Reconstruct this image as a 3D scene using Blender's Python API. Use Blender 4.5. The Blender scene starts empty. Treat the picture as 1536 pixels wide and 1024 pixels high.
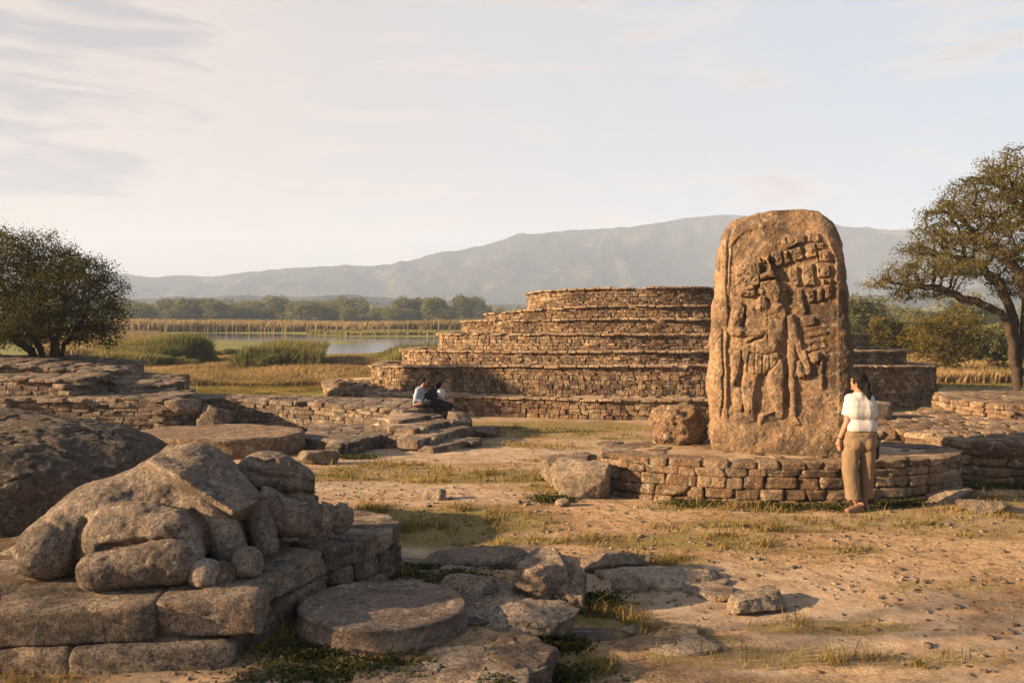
import bpy, math, random
import numpy as np
from mathutils import Vector, Matrix
from mathutils.geometry import tessellate_polygon
S = bpy.context.scene
COL = S.collection
R = math.radians
F_PX, HOR, CX, CAM_Z = 1280.0, 470.0, 768.0, 2.4     # focal length, horizon row, centre column of the 1536 px photo

# ------------------------------------------------------------------ noise
def _h(ix, iy, iz, seed):
    n = (ix.astype(np.int64)*374761393 + iy.astype(np.int64)*668265263 + iz.astype(np.int64)*2147483647 + seed*974634777) & 0xffffffff
    n = ((n ^ (n >> 13))*1274126177) & 0xffffffff
    n = ((n ^ (n >> 16))*2246822519) & 0xffffffff
    return ((n ^ (n >> 15)) & 0xffff)/32767.5 - 1
def vnoise(P, seed=0):
    P = np.asarray(P, float); I = np.floor(P).astype(np.int64); f = P-I; f = f*f*f*(f*(f*6-15)+10)
    x, y, z = I[..., 0], I[..., 1], I[..., 2]; fx, fy, fz = f[..., 0], f[..., 1], f[..., 2]
    def L(a, b, t): return a+(b-a)*t
    return L(L(L(_h(x, y, z, seed), _h(x+1, y, z, seed), fx), L(_h(x, y+1, z, seed), _h(x+1, y+1, z, seed), fx), fy),
             L(L(_h(x, y, z+1, seed), _h(x+1, y, z+1, seed), fx), L(_h(x, y+1, z+1, seed), _h(x+1, y+1, z+1, seed), fx), fy), fz)
def fbm(P, o=4, seed=0, g=.5):
    P = np.asarray(P, float); a = 1; s = 0; t = 0
    for k in range(o):
        s = s+a*vnoise(P*(2.03**k)+k*17.3, seed+k); t += a; a *= g
    return s/t
def p3(x, y, z=0): return np.stack(np.broadcast_arrays(np.asarray(x, float), y, z), -1)
def sstep(t): t = np.clip(t, 0, 1); return t*t*(3-2*t)

# ------------------------------------------------------------------ mesh helpers
def mk(name, V, F, smooth=True, tint=None, mats=None):
    V = np.asarray(V, np.float32)
    if not isinstance(F, list): F = [F]
    F = [np.asarray(f, np.int32) for f in F if len(f)]
    me = bpy.data.meshes.new(name)
    me.vertices.add(len(V)); me.vertices.foreach_set('co', V.ravel())
    nl = sum(f.size for f in F); nf = sum(len(f) for f in F)
    me.loops.add(nl); me.loops.foreach_set('vertex_index', np.concatenate([f.ravel() for f in F]))
    st = []; c = 0
    for f in F:
        st.append(np.arange(len(f))*f.shape[1]+c); c += f.size
    me.polygons.add(nf); me.polygons.foreach_set('loop_start', np.concatenate(st).astype(np.int32))
    me.polygons.foreach_set('use_smooth', np.full(nf, smooth))
    me.update(calc_edges=True)
    if tint is not None:
        set_tint(me, tint)
    return me
def set_tint(me, tint, name='tint'):
    t = np.asarray(tint, np.float32)
    if t.ndim == 1: t = np.stack([t, t, t, np.ones_like(t)], -1)
    elif t.shape[1] == 2: t = np.stack([t[:, 0], t[:, 1], t[:, 0], np.ones(len(t))], -1)
    a = me.color_attributes.new(name, 'FLOAT_COLOR', 'POINT')
    a.data.foreach_set('color', t.astype(np.float32).ravel())
def ob(name, me, mat, parent=None, label=None, cat=None, group=None, kind=None, loc=None):
    o = bpy.data.objects.new(name, me); COL.objects.link(o)
    if me is not None and mat is not None and len(me.materials) == 0: me.materials.append(mat)
    if parent is not None: o.parent = parent
    if loc is not None: o.location = loc
    if label: o['label'] = label
    if cat: o['category'] = cat
    if group: o['group'] = group
    if kind: o['kind'] = kind
    return o
def thing(name, label, cat, loc=(0, 0, 0), group=None, rz=0):
    o = ob(name, None, None, None, label, cat, group); o.location = loc; o.rotation_euler = (0, 0, rz); return o
def recenter(V, c): return np.asarray(V)-np.asarray(c)
def get_v(me):
    a = np.empty(len(me.vertices)*3, np.float32); me.vertices.foreach_get('co', a); return a.reshape(-1, 3).astype(float)
def put_v(me, V):
    me.vertices.foreach_set('co', np.asarray(V, np.float32).ravel()); me.update()
def get_n(me):
    a = np.empty(len(me.vertices)*3, np.float32); me.vertex_normals.foreach_get('vector', a); return a.reshape(-1, 3).astype(float)

_T = {}
def tmpl(n):
    """cube surface grid with n cells per edge, merged; returns verts in [-1,1] and quads"""
    if n in _T: return _T[n]
    g = {3: np.array([-1, -.80, .80, 1.]), 4: np.array([-1, -.84, 0, .84, 1.])}.get(n, np.sign(np.linspace(-1, 1, n+1))*np.abs(np.linspace(-1, 1, n+1))**.8); idx = {}; V = []; Q = []
    def vid(p):
        k = tuple(np.round(p, 5))
        if k not in idx: idx[k] = len(V); V.append(p)
        return idx[k]
    for ax in range(3):
        for s in (-1, 1):
            for i in range(n):
                for j in range(n):
                    c = []
                    for (a, b) in ((i, j), (i+1, j), (i+1, j+1), (i, j+1)):
                        p = [0, 0, 0]; p[ax] = s; p[(ax+1) % 3] = g[a]; p[(ax+2) % 3] = g[b]; c.append(vid(p))
                    Q.append(c if s > 0 else c[::-1])
    _T[n] = (np.array(V, float), np.array(Q)); return _T[n]

def stones(C, A, H, n=3, k=5.0, warp=.14, amp=.10, fr=None, seed=0, chips=(1.0, 1.5)):
    """many irregular stones as one vertex / face set. C centres, A 3x3 axes (rows), H half sizes"""
    C = np.asarray(C, float); H = np.asarray(H, float); A = np.asarray(A, float)
    T, Q = tmpl(n); rng = np.random.default_rng(seed); s = len(C); t = len(T)
    Tt = T
    k = k*1.7
    r = (np.abs(Tt)**k).sum(1)**(1/k); U = Tt/r[:, None]
    U = np.broadcast_to(U, (s, t, 3)).copy()
    # random corner warp
    cw = rng.uniform(-warp, warp, (s, 2, 2, 2, 3))
    a = (U+1)/2; ax, ay, az = a[..., 0:1], a[..., 1:2], a[..., 2:3]
    W = 0
    for i in (0, 1):
        for j in (0, 1):
            for m in (0, 1):
                W = W+(ax if i else 1-ax)*(ay if j else 1-ay)*(az if m else 1-az)*cw[:, i, j, m][:, None, :]
    U = U+W
    if n > 2:
        for q in range(5 if n > 5 else 3):      # chipped facets
            nn = rng.normal(size=(s, 1, 3)); nn[..., 1] *= 1.2; nn /= np.linalg.norm(nn, axis=-1, keepdims=True); lim = rng.uniform(*chips, (s, 1, 1))
            dd = (U*nn).sum(-1, keepdims=True); U = U-nn*np.clip(dd-lim, 0, None)*.9
    L = U*H[:, None, :]
    hm = H.min(1)[:, None]
    off = rng.uniform(0, 100, (s, 1, 3))
    f = (fr if fr else 1.1)/np.maximum(hm, .02)[..., None]
    if fr: f = np.full_like(f, fr)
    d = fbm(L*f+off, 5 if n > 5 else 2, seed, .6)
    dr = U/np.linalg.norm(U, axis=-1, keepdims=True)
    L = L+dr*(d*amp*hm)[..., None]
    V = np.einsum('stj,sjk->stk', L, A)+C[:, None, :]
    Fq = Q[None]+(np.arange(s)*t)[:, None, None]
    ti = np.repeat(rng.random((s, 2)), t, 0)
    return V.reshape(-1, 3), Fq.reshape(-1, 4), ti
class Bag:
    def __init__(s): s.V = []; s.F = []; s.T = []; s.n = 0
    def add(s, V, F, T=None):
        V = np.asarray(V, float); F = F if isinstance(F, list) else [F]
        for f in F:
            if len(f): s.F.append(np.asarray(f)+s.n)
        s.V.append(V); s.n += len(V)
        s.T.append(np.full((len(V), 2), .5) if T is None else np.asarray(T))
    def mesh(s, name, smooth=True, origin=(0, 0, 0)):
        q = [f for f in s.F if f.shape[1] == 4]; t = [f for f in s.F if f.shape[1] == 3]
        F = ([np.concatenate(q)] if q else [])+([np.concatenate(t)] if t else [])
        return mk(name, np.concatenate(s.V)-np.asarray(origin, float), F, smooth, np.concatenate(s.T))
def rotz(a): c, s = np.cos(a), np.sin(a); return np.array([[c, s, 0], [-s, c, 0], [0, 0, 1.]])
def eul(rng, s, amt, yaw=None):
    """s random small rotations about given yaw"""
    out = np.zeros((s, 3, 3))
    for i in range(s):
        m = Matrix.Rotation((yaw[i] if yaw is not None else 0)+rng.normal()*amt, 3, 'Z') @ Matrix.Rotation(rng.normal()*amt, 3, 'X') @ Matrix.Rotation(rng.normal()*amt, 3, 'Y')
        out[i] = np.array(m).T
    return out

def rsmp(path, step):
    P = np.asarray(path, float); d = np.linalg.norm(np.diff(P, axis=0), axis=1); s = np.r_[0, np.cumsum(d)]
    n = max(2, int(s[-1]/step)+1); t = np.linspace(0, s[-1], n)
    return np.stack([np.interp(t, s, P[:, i]) for i in range(P.shape[1])], -1), s[-1]
def masonry(path, zb, zt, hc, lr, depth, seed=0, n=3, amp=.12, warp=.16, k=5, prot=.03, fr=None, tilt=.03, batter=0, fill=1.035, psplit=.10, chips=(1.0, 1.5)):
    """coursed rubble along a path whose outer side is on the right hand; zb/zt callables or numbers"""
    rng = np.random.default_rng(seed)
    P, Lt = rsmp(path, .05); s = np.linspace(0, Lt, len(P))
    fzb = zb if callable(zb) else (lambda x, y: np.zeros_like(x)+zb); fzt = zt if callable(zt) else (lambda x, y: np.zeros_like(x)+zt)
    zB = fzb(P[:, 0], P[:, 1]); zT = fzt(P[:, 0], P[:, 1])
    nc = max(1, int(round(np.max(zT-zB)/hc)))
    hs = rng.uniform(.75, 1.3, nc); cs = np.r_[0, np.cumsum(hs)]/hs.sum()
    C = []; H = []; yaw = []
    for c in range(nc):
        q = rng.uniform(-.3, 0)*(.5 if callable(lr) else lr[1]*2)
        while q < Lt:
            l = rng.uniform(*(lr(np.interp(max(q, 0), s, P[:, 0]), np.interp(max(q, 0), s, P[:, 1])) if callable(lr) else lr))*(1.25 if rng.random() < .15 else 1)
            m = q+l/2; q += l
            if m < -.02 or m > Lt+l*.3: continue
            m = min(max(m, 0), Lt)
            x = np.interp(m, s, P[:, 0]); y = np.interp(m, s, P[:, 1]); e = min(l/2, .15)
            tx = np.interp(min(m+e, Lt), s, P[:, 0])-np.interp(max(m-e, 0), s, P[:, 0]); ty = np.interp(min(m+e, Lt), s, P[:, 1])-np.interp(max(m-e, 0), s, P[:, 1])
            tl = math.hypot(tx, ty)+1e-9; tx /= tl; ty /= tl; nx, ny = ty, -tx
            b = np.interp(m, s, zB); t = np.interp(m, s, zT)
            z0 = b+(t-b)*cs[c]; z1 = b+(t-b)*cs[c+1]
            hh = (z1-z0)
            if hh < .03: continue
            split = rng.random() < psplit and hh > .1 and n < 9
            for (za, zc) in ([(z0, z0+hh*.45), (z0+hh*.45, z1)] if split else [(z0, z1)]):
                dd = depth*rng.uniform(.85, 1.15); pr = rng.normal()*prot-batter*((za+zc)/2-b)
                C.append((x+nx*(pr-dd/2), y+ny*(pr-dd/2), (za+zc)/2)); H.append((l/2*rng.uniform(.96, 1.03)*fill, dd/2, (zc-za)/2*rng.uniform(.95, 1.06)*fill)); yaw.append(math.atan2(ty, tx))
    C = np.array(C); H = np.array(H)
    A = eul(rng, len(C), tilt, np.array(yaw))
    return stones(C, A, H, n, k, warp, amp, fr, seed, chips)
def inpoly(x, y, P):
    x = np.asarray(x); y = np.asarray(y); r = np.zeros(x.shape, bool); n = len(P)
    for i in range(n):
        x0, y0 = P[i]; x1, y1 = P[(i+1) % n]
        if y0 == y1: continue
        c = ((y0 > y) != (y1 > y)) & (x < (x1-x0)*(y-y0)/(y1-y0)+x0); r ^= c
    return r
def dpoly(x, y, P, closed=True):
    d = np.full(np.shape(x), 1e9); n = len(P)
    for i in range(n if closed else n-1):
        ax, ay = P[i]; bx, by = P[(i+1) % n]; vx, vy = bx-ax, by-ay
        t = np.clip(((x-ax)*vx+(y-ay)*vy)/(vx*vx+vy*vy+1e-12), 0, 1)
        d = np.minimum(d, np.hypot(x-ax-t*vx, y-ay-t*vy))
    return d
def sdpoly(x, y, P):
    d = dpoly(x, y, P); return np.where(inpoly(x, y, P), -d, d)
def paving(poly, zf, size, thick, seed=0, n=3, amp=.1, inset=.0, skip=0.0, fr=None, aspect=1.25, tilt=.02, yaw0=0, zj=.012):
    rng = np.random.default_rng(seed); P = np.asarray(poly, float)
    x0, y0 = P.min(0); x1, y1 = P.max(0); C = []; H = []; yaw = []
    sy = size/aspect; r = 0; y = y0
    while y < y1:
        x = x0-rng.uniform(0, size)
        while x < x1:
            w = size*rng.uniform(.6, 1.4); h = sy*rng.uniform(.8, 1.25)
            cx, cy = x+w/2, y+sy/2+rng.normal()*sy*.08
            if rng.random() > skip and inpoly(np.array([cx]), np.array([cy]), P)[0] and (inset == 0 or dpoly(np.array([cx]), np.array([cy]), P)[0] > inset):
                z = zf(np.array([cx]), np.array([cy]))[0] if callable(zf) else zf
                C.append((cx, cy, z-thick/2+rng.normal()*zj)); H.append((w/2*.97, h/2*.97, thick/2)); yaw.append(yaw0+rng.normal()*.12)
            x += w
        y += sy
    if not C: return np.zeros((0, 3)), np.zeros((0, 4), int), np.zeros((0, 2))
    C = np.array(C); return stones(C, eul(rng, len(C), tilt, np.array(yaw)), np.array(H), n, 4, .2, amp, fr, seed)
def prism(poly, zb, zt):
    P = np.asarray(poly, float); n = len(P)
    fb = zb(P[:, 0], P[:, 1]) if callable(zb) else np.full(n, float(zb)); ft = zt(P[:, 0], P[:, 1]) if callable(zt) else np.full(n, float(zt))
    V = np.r_[np.c_[P, fb], np.c_[P, ft]]
    Q = np.array([[i, (i+1) % n, n+(i+1) % n, n+i] for i in range(n)])
    tr = np.array(tessellate_polygon([[Vector((a, b, 0)) for a, b in P]]))
    # consistent orientation
    if len(tr):
        a, b, c = P[tr[0, 0]], P[tr[0, 1]], P[tr[0, 2]]
        if (b[0]-a[0])*(c[1]-a[1])-(b[1]-a[1])*(c[0]-a[0]) < 0: tr = tr[:, ::-1]
    return V, [Q, np.r_[tr+n, tr[:, ::-1]]]
def inset_poly(P, d):
    """push a closed polygon inward by d (simple vertex normals)"""
    P = np.asarray(P, float); n = len(P); out = []
    area = sum(P[i, 0]*P[(i+1) % n, 1]-P[(i+1) % n, 0]*P[i, 1] for i in range(n))
    sg = 1 if area > 0 else -1
    for i in range(n):
        a = P[i]-P[i-1]; b = P[(i+1) % n]-P[i]; a /= np.linalg.norm(a)+1e-9; b /= np.linalg.norm(b)+1e-9
        t = a+b; t /= np.linalg.norm(t)+1e-9; nn = np.array([-t[1], t[0]])*sg
        out.append(P[i]+nn*d)
    return np.array(out)

# ------------------------------------------------------------------ implicit bodies: capsules and ellipsoids fused by a voxel remesh
def ellip(c, r, rot=None, seg=24):
    u = np.linspace(0, math.pi, seg//2+1); v = np.linspace(0, 2*math.pi, seg, endpoint=False)
    P = np.array([[math.sin(a)*math.cos(b), math.sin(a)*math.sin(b), math.cos(a)] for a in u for b in v])*np.asarray(r, float)
    if rot is not None: P = P @ np.array(rot).T
    P = P+np.asarray(c, float); Q = []
    m = len(v)
    for i in range(len(u)-1):
        for j in range(m): Q.append([i*m+j, (i+1)*m+j, (i+1)*m+(j+1) % m, i*m+(j+1) % m])
    return P, np.array(Q)
def capsule(a, b, ra, rb, seg=20, sq=(1, 1)):
    a = np.asarray(a, float); b = np.asarray(b, float); d = b-a; L = np.linalg.norm(d)
    if L < 1e-6: return ellip(a, (ra,)*3)
    d = d/L; h = np.array([0, 0, 1.]) if abs(d[2]) < .9 else np.array([0, 1., 0]); u = np.cross(h, d); u /= np.linalg.norm(u); w = np.cross(d, u)
    rings = [(-math.cos(t)*ra, math.sin(t)*ra) for t in np.linspace(0, math.pi/2, 6)]+[(L+math.sin(t)*rb, math.cos(t)*rb) for t in np.linspace(0, math.pi/2, 6)]
    P = []; v = np.linspace(0, 2*math.pi, seg, endpoint=False)
    for (x, r) in rings:
        for t in v: P.append(a+d*x+(u*math.cos(t)*sq[0]+w*math.sin(t)*sq[1])*max(r, 1e-4))
    Q = []
    for i in range(len(rings)-1):
        for j in range(seg): Q.append([i*seg+j, i*seg+(j+1) % seg, (i+1)*seg+(j+1) % seg, (i+1)*seg+j])
    return np.array(P), np.array(Q)
def chain(pts, rad, **k):
    return [capsule(pts[i], pts[i+1], rad[i], rad[i+1], **k) for i in range(len(pts)-1)]
def fuse(prims, voxel, smooth=6, factor=.5, name='fused'):
    b = Bag()
    for (V, Q) in prims: b.add(V, Q)
    me = b.mesh('tmp_fuse'); o = bpy.data.objects.new('tmp_fuse', me); COL.objects.link(o)
    m = o.modifiers.new('r', 'REMESH'); m.mode = 'VOXEL'; m.voxel_size = voxel; m.use_smooth_shade = True
    if smooth:
        m = o.modifiers.new('s', 'SMOOTH'); m.iterations = smooth; m.factor = factor
    dg = bpy.context.evaluated_depsgraph_get(); out = bpy.data.meshes.new_from_object(o.evaluated_get(dg))
    bpy.data.objects.remove(o); bpy.data.meshes.remove(me)
    out.name = name
    while len(out.materials): out.materials.pop()
    for a in list(out.color_attributes): out.color_attributes.remove(a)
    out.polygons.foreach_set('use_smooth', np.ones(len(out.polygons), bool))
    return out
def nets(f, lo, hi, h, name='field'):
    """naive surface nets: the zero level of f(P) inside a box as a quad mesh"""
    lo = np.asarray(lo, float); hi = np.asarray(hi, float); n = np.ceil((hi-lo)/h).astype(int)+1
    ax = [lo[i]+h*np.arange(n[i]) for i in range(3)]; D = np.empty(n)
    for i in range(n[0]):
        yy, zz = np.meshgrid(ax[1], ax[2], indexing='ij'); D[i] = f(np.stack([np.full_like(yy, ax[0][i]), yy, zz], -1))
    D[[0, -1]] = 1; D[:, [0, -1]] = 1; D[:, :, [0, -1]] = 1
    c = tuple(m-1 for m in n); acc = np.zeros(c+(3,)); cnt = np.zeros(c)
    off = [(i, j, k_) for i in (0, 1) for j in (0, 1) for k_ in (0, 1)]
    def sl(o): return D[o[0]:c[0]+o[0], o[1]:c[1]+o[1], o[2]:c[2]+o[2]]
    for a in off:
        for d in range(3):
            if a[d] == 0:
                b = list(a); b[d] = 1; A0, B0 = sl(a), sl(b); m = (A0 < 0) != (B0 < 0); t = np.where(m, A0/(A0-B0+1e-12), 0)
                for q in range(3): acc[..., q] += np.where(m, a[q]+(t if q == d else 0), 0)
                cnt += m
    act = cnt > 0; idx = -np.ones(c, int); idx[act] = np.arange(act.sum()); ii_, jj_, kk_ = np.nonzero(act)
    V = (np.stack([ii_, jj_, kk_], -1)+acc[act]/cnt[act][:, None])*h+lo
    Q = []
    for d in range(3):
        e, g = (d+1) % 3, (d+2) % 3; s0 = [slice(1, c[0]), slice(1, c[1]), slice(1, c[2])]; s0[d] = slice(0, c[d]); s1 = list(s0); s1[d] = slice(1, c[d]+1)
        A0, B0 = D[tuple(s0)], D[tuple(s1)]; m = (A0 < 0) != (B0 < 0); p = np.stack(np.nonzero(m), -1); p[:, e] += 1; p[:, g] += 1
        def at_(de, dg): r = p.copy(); r[:, e] -= de; r[:, g] -= dg; return idx[r[:, 0], r[:, 1], r[:, 2]]
        q = np.stack([at_(1, 1), at_(0, 1), at_(0, 0), at_(1, 0)], -1); inn = (A0 < 0)[m]; q[~inn] = q[~inn][:, ::-1]; Q.append(q)
    Q = np.concatenate(Q); Q = Q[(Q >= 0).all(1)]
    return mk(name, V, Q)
def sd_cap(P, a, b, ra, rb):
    a = np.asarray(a); b = np.asarray(b); v = b-a; t = np.clip(((P-a)@v)/(v@v), 0, 1); return np.linalg.norm(P-a-t[..., None]*v, axis=-1)-(ra+(rb-ra)*t)
def sd_ell(P, c, r):
    q = P-np.asarray(c); r = np.asarray(r, float); k0 = np.linalg.norm(q/r, axis=-1); k1 = np.linalg.norm(q/(r*r), axis=-1)+1e-9; return k0*(k0-1)/k1
def smin(a, b, k):
    h = np.clip(.5+.5*(b-a)/k, 0, 1); return b*(1-h)+a*h-k*h*(1-h)
def erode(me, amp, fr, seed=0, pits=0.0, o=5, gash=0.0, fine=0.0):
    V = get_v(me); N = get_n(me)
    d = fbm(V*fr, o, seed)*amp+(fine*fbm(V*17, 4, seed+5, .65) if fine else 0)
    if pits: d -= pits*np.clip(fbm(V*fr*5, 2, seed+9)-.25, 0, 1)
    if gash:
        g = 1-np.abs(fbm(V*fr*.9+7, 3, seed+31)); d -= gash*np.clip((g-.93)/.07, 0, 1)
    put_v(me, V+N*d[:, None])
    return me
def rock(name, c, h, seed, yaw=0, n=22, k=3.5, warp=.3, amp=.22, cuts=5, parent=None, mat=None, fr=None, tilt=.06, **kw):
    """one free-standing rock: cut block with noise; c is the centre of its base"""
    rng = np.random.default_rng(seed); T, Q = tmpl(n)
    h = np.asarray(h, float); U = T/((np.abs(T)**k).sum(1)**(1/k))[:, None]
    cw = rng.uniform(-warp, warp, (2, 2, 2, 3)); cw[..., 2] *= .5; a = (U+1)/2; W = 0
    for i in (0, 1):
        for j in (0, 1):
            for m in (0, 1):
                W = W+((a[:, 0:1] if i else 1-a[:, 0:1])*(a[:, 1:2] if j else 1-a[:, 1:2])*(a[:, 2:3] if m else 1-a[:, 2:3]))*cw[i, j, m]
    U = U+W
    for q in range(cuts*2+2):
        nn = rng.normal(size=3); nn[2] = nn[2]*.55; nn /= np.linalg.norm(nn); lim = rng.uniform(.74, 1.0)
        dd = U@nn; over = np.clip(dd-lim, 0, None); U = U-nn*(over*.95)[:, None]
    L = U*h; hm = h.min(); f = fr or .9/hm
    dr = U/(np.linalg.norm(U, axis=1, keepdims=True)+1e-9)
    P = L+rng.uniform(0, 90, 3)
    d = fbm(P*f, 6, seed, .62)
    st = np.abs(vnoise(P*np.array([.6, .6, 3.2])*f, seed+3))            # bedding ledges
    L = L+dr*((d*amp-.10*st*amp*2)*hm)[:, None]
    Mr = np.array(Matrix.Rotation(yaw, 3, 'Z') @ Matrix.Rotation(rng.normal()*tilt, 3, 'X') @ Matrix.Rotation(rng.normal()*tilt, 3, 'Y'))
    L = L@Mr.T
    zb = L[:, 2].min(); L[:, 2] -= zb+h[2]*.16
    me = mk(name, L, Q, True, np.full(len(L), rng.random()))
    return ob(name, me, mat or MAT['rock'], parent, loc=tuple(c), **kw)
# ------------------------------------------------------------------ materials (procedural)
MAT = {}
def nt(name):
    m = bpy.data.materials.new(name); m.use_nodes = True; t = m.node_tree; t.nodes.clear(); return m, t, t.nodes, t.links
def ramp(N, pts, interp='LINEAR'):
    r = N.new('ShaderNodeValToRGB'); r.color_ramp.interpolation = interp
    e = r.color_ramp.elements
    while len(e) > 1: e.remove(e[-1])
    for i, (p, c) in enumerate(pts):
        x = e[0] if i == 0 else e.new(p)
        x.position = p; x.color = (c, c, c, 1) if isinstance(c, (int, float)) else (*c, 1)
    return r
def noise(N, L, co, sc, det=6, rough=.6, dist=0.0, w=None):
    n = N.new('ShaderNodeTexNoise'); n.inputs['Scale'].default_value = sc; n.inputs['Detail'].default_value = det; n.inputs['Roughness'].default_value = rough; n.inputs['Distortion'].default_value = dist
    L.new(co, n.inputs['Vector']); return n
def mix(N, L, f, a, b, mode='MIX'):
    m = N.new('ShaderNodeMix'); m.data_type = 'RGBA'; m.blend_type = mode; m.clamp_result = False
    for s, v in ((m.inputs[0], f), (m.inputs[6], a), (m.inputs[7], b)):
        if isinstance(v, (int, float)): s.default_value = v
        elif isinstance(v, tuple): s.default_value = (*v, 1)
        else: L.new(v, s)
    return m.outputs[2]
def mth(N, L, op, a, b=0.0, c=None, clamp=False):
    m = N.new('ShaderNodeMath'); m.operation = op; m.use_clamp = clamp
    for s, v in zip(m.inputs, (a, b, c)):
        if v is None: continue
        if isinstance(v, (int, float)): s.default_value = v
        else: L.new(v, s)
    return m.outputs[0]
def stone_mat(name, cols, sc=1.0, lichen=.5, dark=(.045, .042, .038), bump=.6, patch=(.38, .33, .25), ochre=.25, bd=.02, fine=1.0, spots=.7):
    """weathered stone: cols = three base tones picked per stone, dark lichen, pale crust, ochre stain, pits"""
    m, t, N, L = nt(name)
    tc = N.new('ShaderNodeTexCoord'); co = tc.outputs['Object']
    at = N.new('ShaderNodeAttribute'); at.attribute_name = 'tint'
    sp = N.new('ShaderNodeSeparateColor'); L.new(at.outputs['Color'], sp.inputs[0])
    base = ramp(N, [(0, cols[0]), (.5, cols[1]), (1, cols[2])]); 
    n1 = noise(N, L, co, 1.3*sc, 7, .62)
    v = mth(N, L, 'MULTIPLY_ADD', sp.outputs[0], .75, -.38); v = mth(N, L, 'ADD', v, mth(N, L, 'MULTIPLY_ADD', n1.outputs[0], 1.8, -.4)); v = mth(N, L, 'MAXIMUM', v, 0.0, clamp=True)
    L.new(v, base.inputs[0]); c = base.outputs[0]
    br = mth(N, L, 'MULTIPLY_ADD', sp.outputs[1], .55, .72)
    c = mix(N, L, 1.0, c, mix(N, L, 1.0, (1, 1, 1), br, 'MULTIPLY'), 'MULTIPLY')
    # ochre stain
    n2 = noise(N, L, co, 2.7*sc, 5, .6, .4); r2 = ramp(N, [(.52, 0.0), (.68, 1.0)]); L.new(n2.outputs[0], r2.inputs[0])
    c = mix(N, L, mth(N, L, 'MULTIPLY', r2.outputs[0], ochre), c, (.34, .175, .06))
    # dark lichen
    n3 = noise(N, L, co, 2.2*sc, 9, .72, .3); r3 = ramp(N, [(.50-.10*lichen, 0.0), (.66-.10*lichen, 1.0)]); L.new(n3.outputs[0], r3.inputs[0])
    c = mix(N, L, mth(N, L, 'MULTIPLY', r3.outputs[0], .55+.35*lichen), c, dark)
    n3b = noise(N, L, co, 14*sc, 8, .8); r3b = ramp(N, [(.50, 0.0), (.58, 1.0)]); L.new(n3b.outputs[0], r3b.inputs[0])
    c = mix(N, L, mth(N, L, 'MULTIPLY', r3b.outputs[0], .6), c, dark)
    n3c = noise(N, L, co, 34*sc, 5, .65, .6); r3c = ramp(N, [(.56, 0.0), (.61, 1.0)]); L.new(n3c.outputs[0], r3c.inputs[0])
    c = mix(N, L, mth(N, L, 'MULTIPLY', r3c.outputs[0], spots), c, dark)
    # pale crust spots
    n4 = noise(N, L, co, 7.5*sc, 6, .7, .5); r4 = ramp(N, [(.57, 0.0), (.62, 1.0)]); L.new(n4.outputs[0], r4.inputs[0])
    c = mix(N, L, mth(N, L, 'MULTIPLY', r4.outputs[0], .75*min(1, spots+.3)), c, patch)
    n5 = noise(N, L, co, 60*fine*sc, 4, .7); r5 = ramp(N, [(.32, .42), (.5, .95), (.68, 1.5)]); L.new(n5.outputs[0], r5.inputs[0])
    c = mix(N, L, 1.0, c, r5.outputs[0], 'MULTIPLY')
    # bump
    vo = N.new('ShaderNodeTexVoronoi'); vo.inputs['Scale'].default_value = 22*sc*fine; L.new(co, vo.inputs['Vector'])
    h = mth(N, L, 'MULTIPLY', noise(N, L, co, 5*sc, 10, .72).outputs[0], 1.7)
    h = mth(N, L, 'ADD', h, mth(N, L, 'MULTIPLY', noise(N, L, co, 24*sc*fine, 8, .75, .4).outputs[0], 1.0))
    h = mth(N, L, 'ADD', h, mth(N, L, 'MULTIPLY', vo.outputs['Distance'], .25))
    ck = N.new('ShaderNodeTexVoronoi'); ck.feature = 'DISTANCE_TO_EDGE'; ck.inputs['Scale'].default_value = 3.1*sc; wv = noise(N, L, co, 4*sc, 5, .6); wa = N.new('ShaderNodeVectorMath'); wa.operation = 'ADD'; sc_ = N.new('ShaderNodeVectorMath'); sc_.operation = 'SCALE'; sc_.inputs['Scale'].default_value = .35; L.new(wv.outputs['Color'], sc_.inputs[0]); L.new(co, wa.inputs[0]); L.new(sc_.outputs[0], wa.inputs[1]); L.new(wa.outputs[0], ck.inputs['Vector'])
    cr_ = ramp(N, [(0.0, 0.0), (.05, 1.0)]); L.new(ck.outputs['Distance'], cr_.inputs[0]); h = mth(N, L, 'ADD', h, mth(N, L, 'MULTIPLY', cr_.outputs[0], .22))
    h = mth(N, L, 'ADD', h, mth(N, L, 'MULTIPLY', r3b.outputs[0], -.12)); h = mth(N, L, 'ADD', h, mth(N, L, 'MULTIPLY', r3c.outputs[0], -.10))
    b = N.new('ShaderNodeBump'); b.inputs['Strength'].default_value = bump; b.inputs['Distance'].default_value = bd/ sc * 3.6; L.new(h, b.inputs['Height'])
    p = N.new('ShaderNodeBsdfPrincipled'); p.inputs['Roughness'].default_value = .92; p.inputs['Specular IOR Level'].default_value = .25
    L.new(c, p.inputs['Base Color']); L.new(b.outputs[0], p.inputs['Normal'])
    o = N.new('ShaderNodeOutputMaterial'); L.new(p.outputs[0], o.inputs[0]); MAT[name] = m; return m
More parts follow.
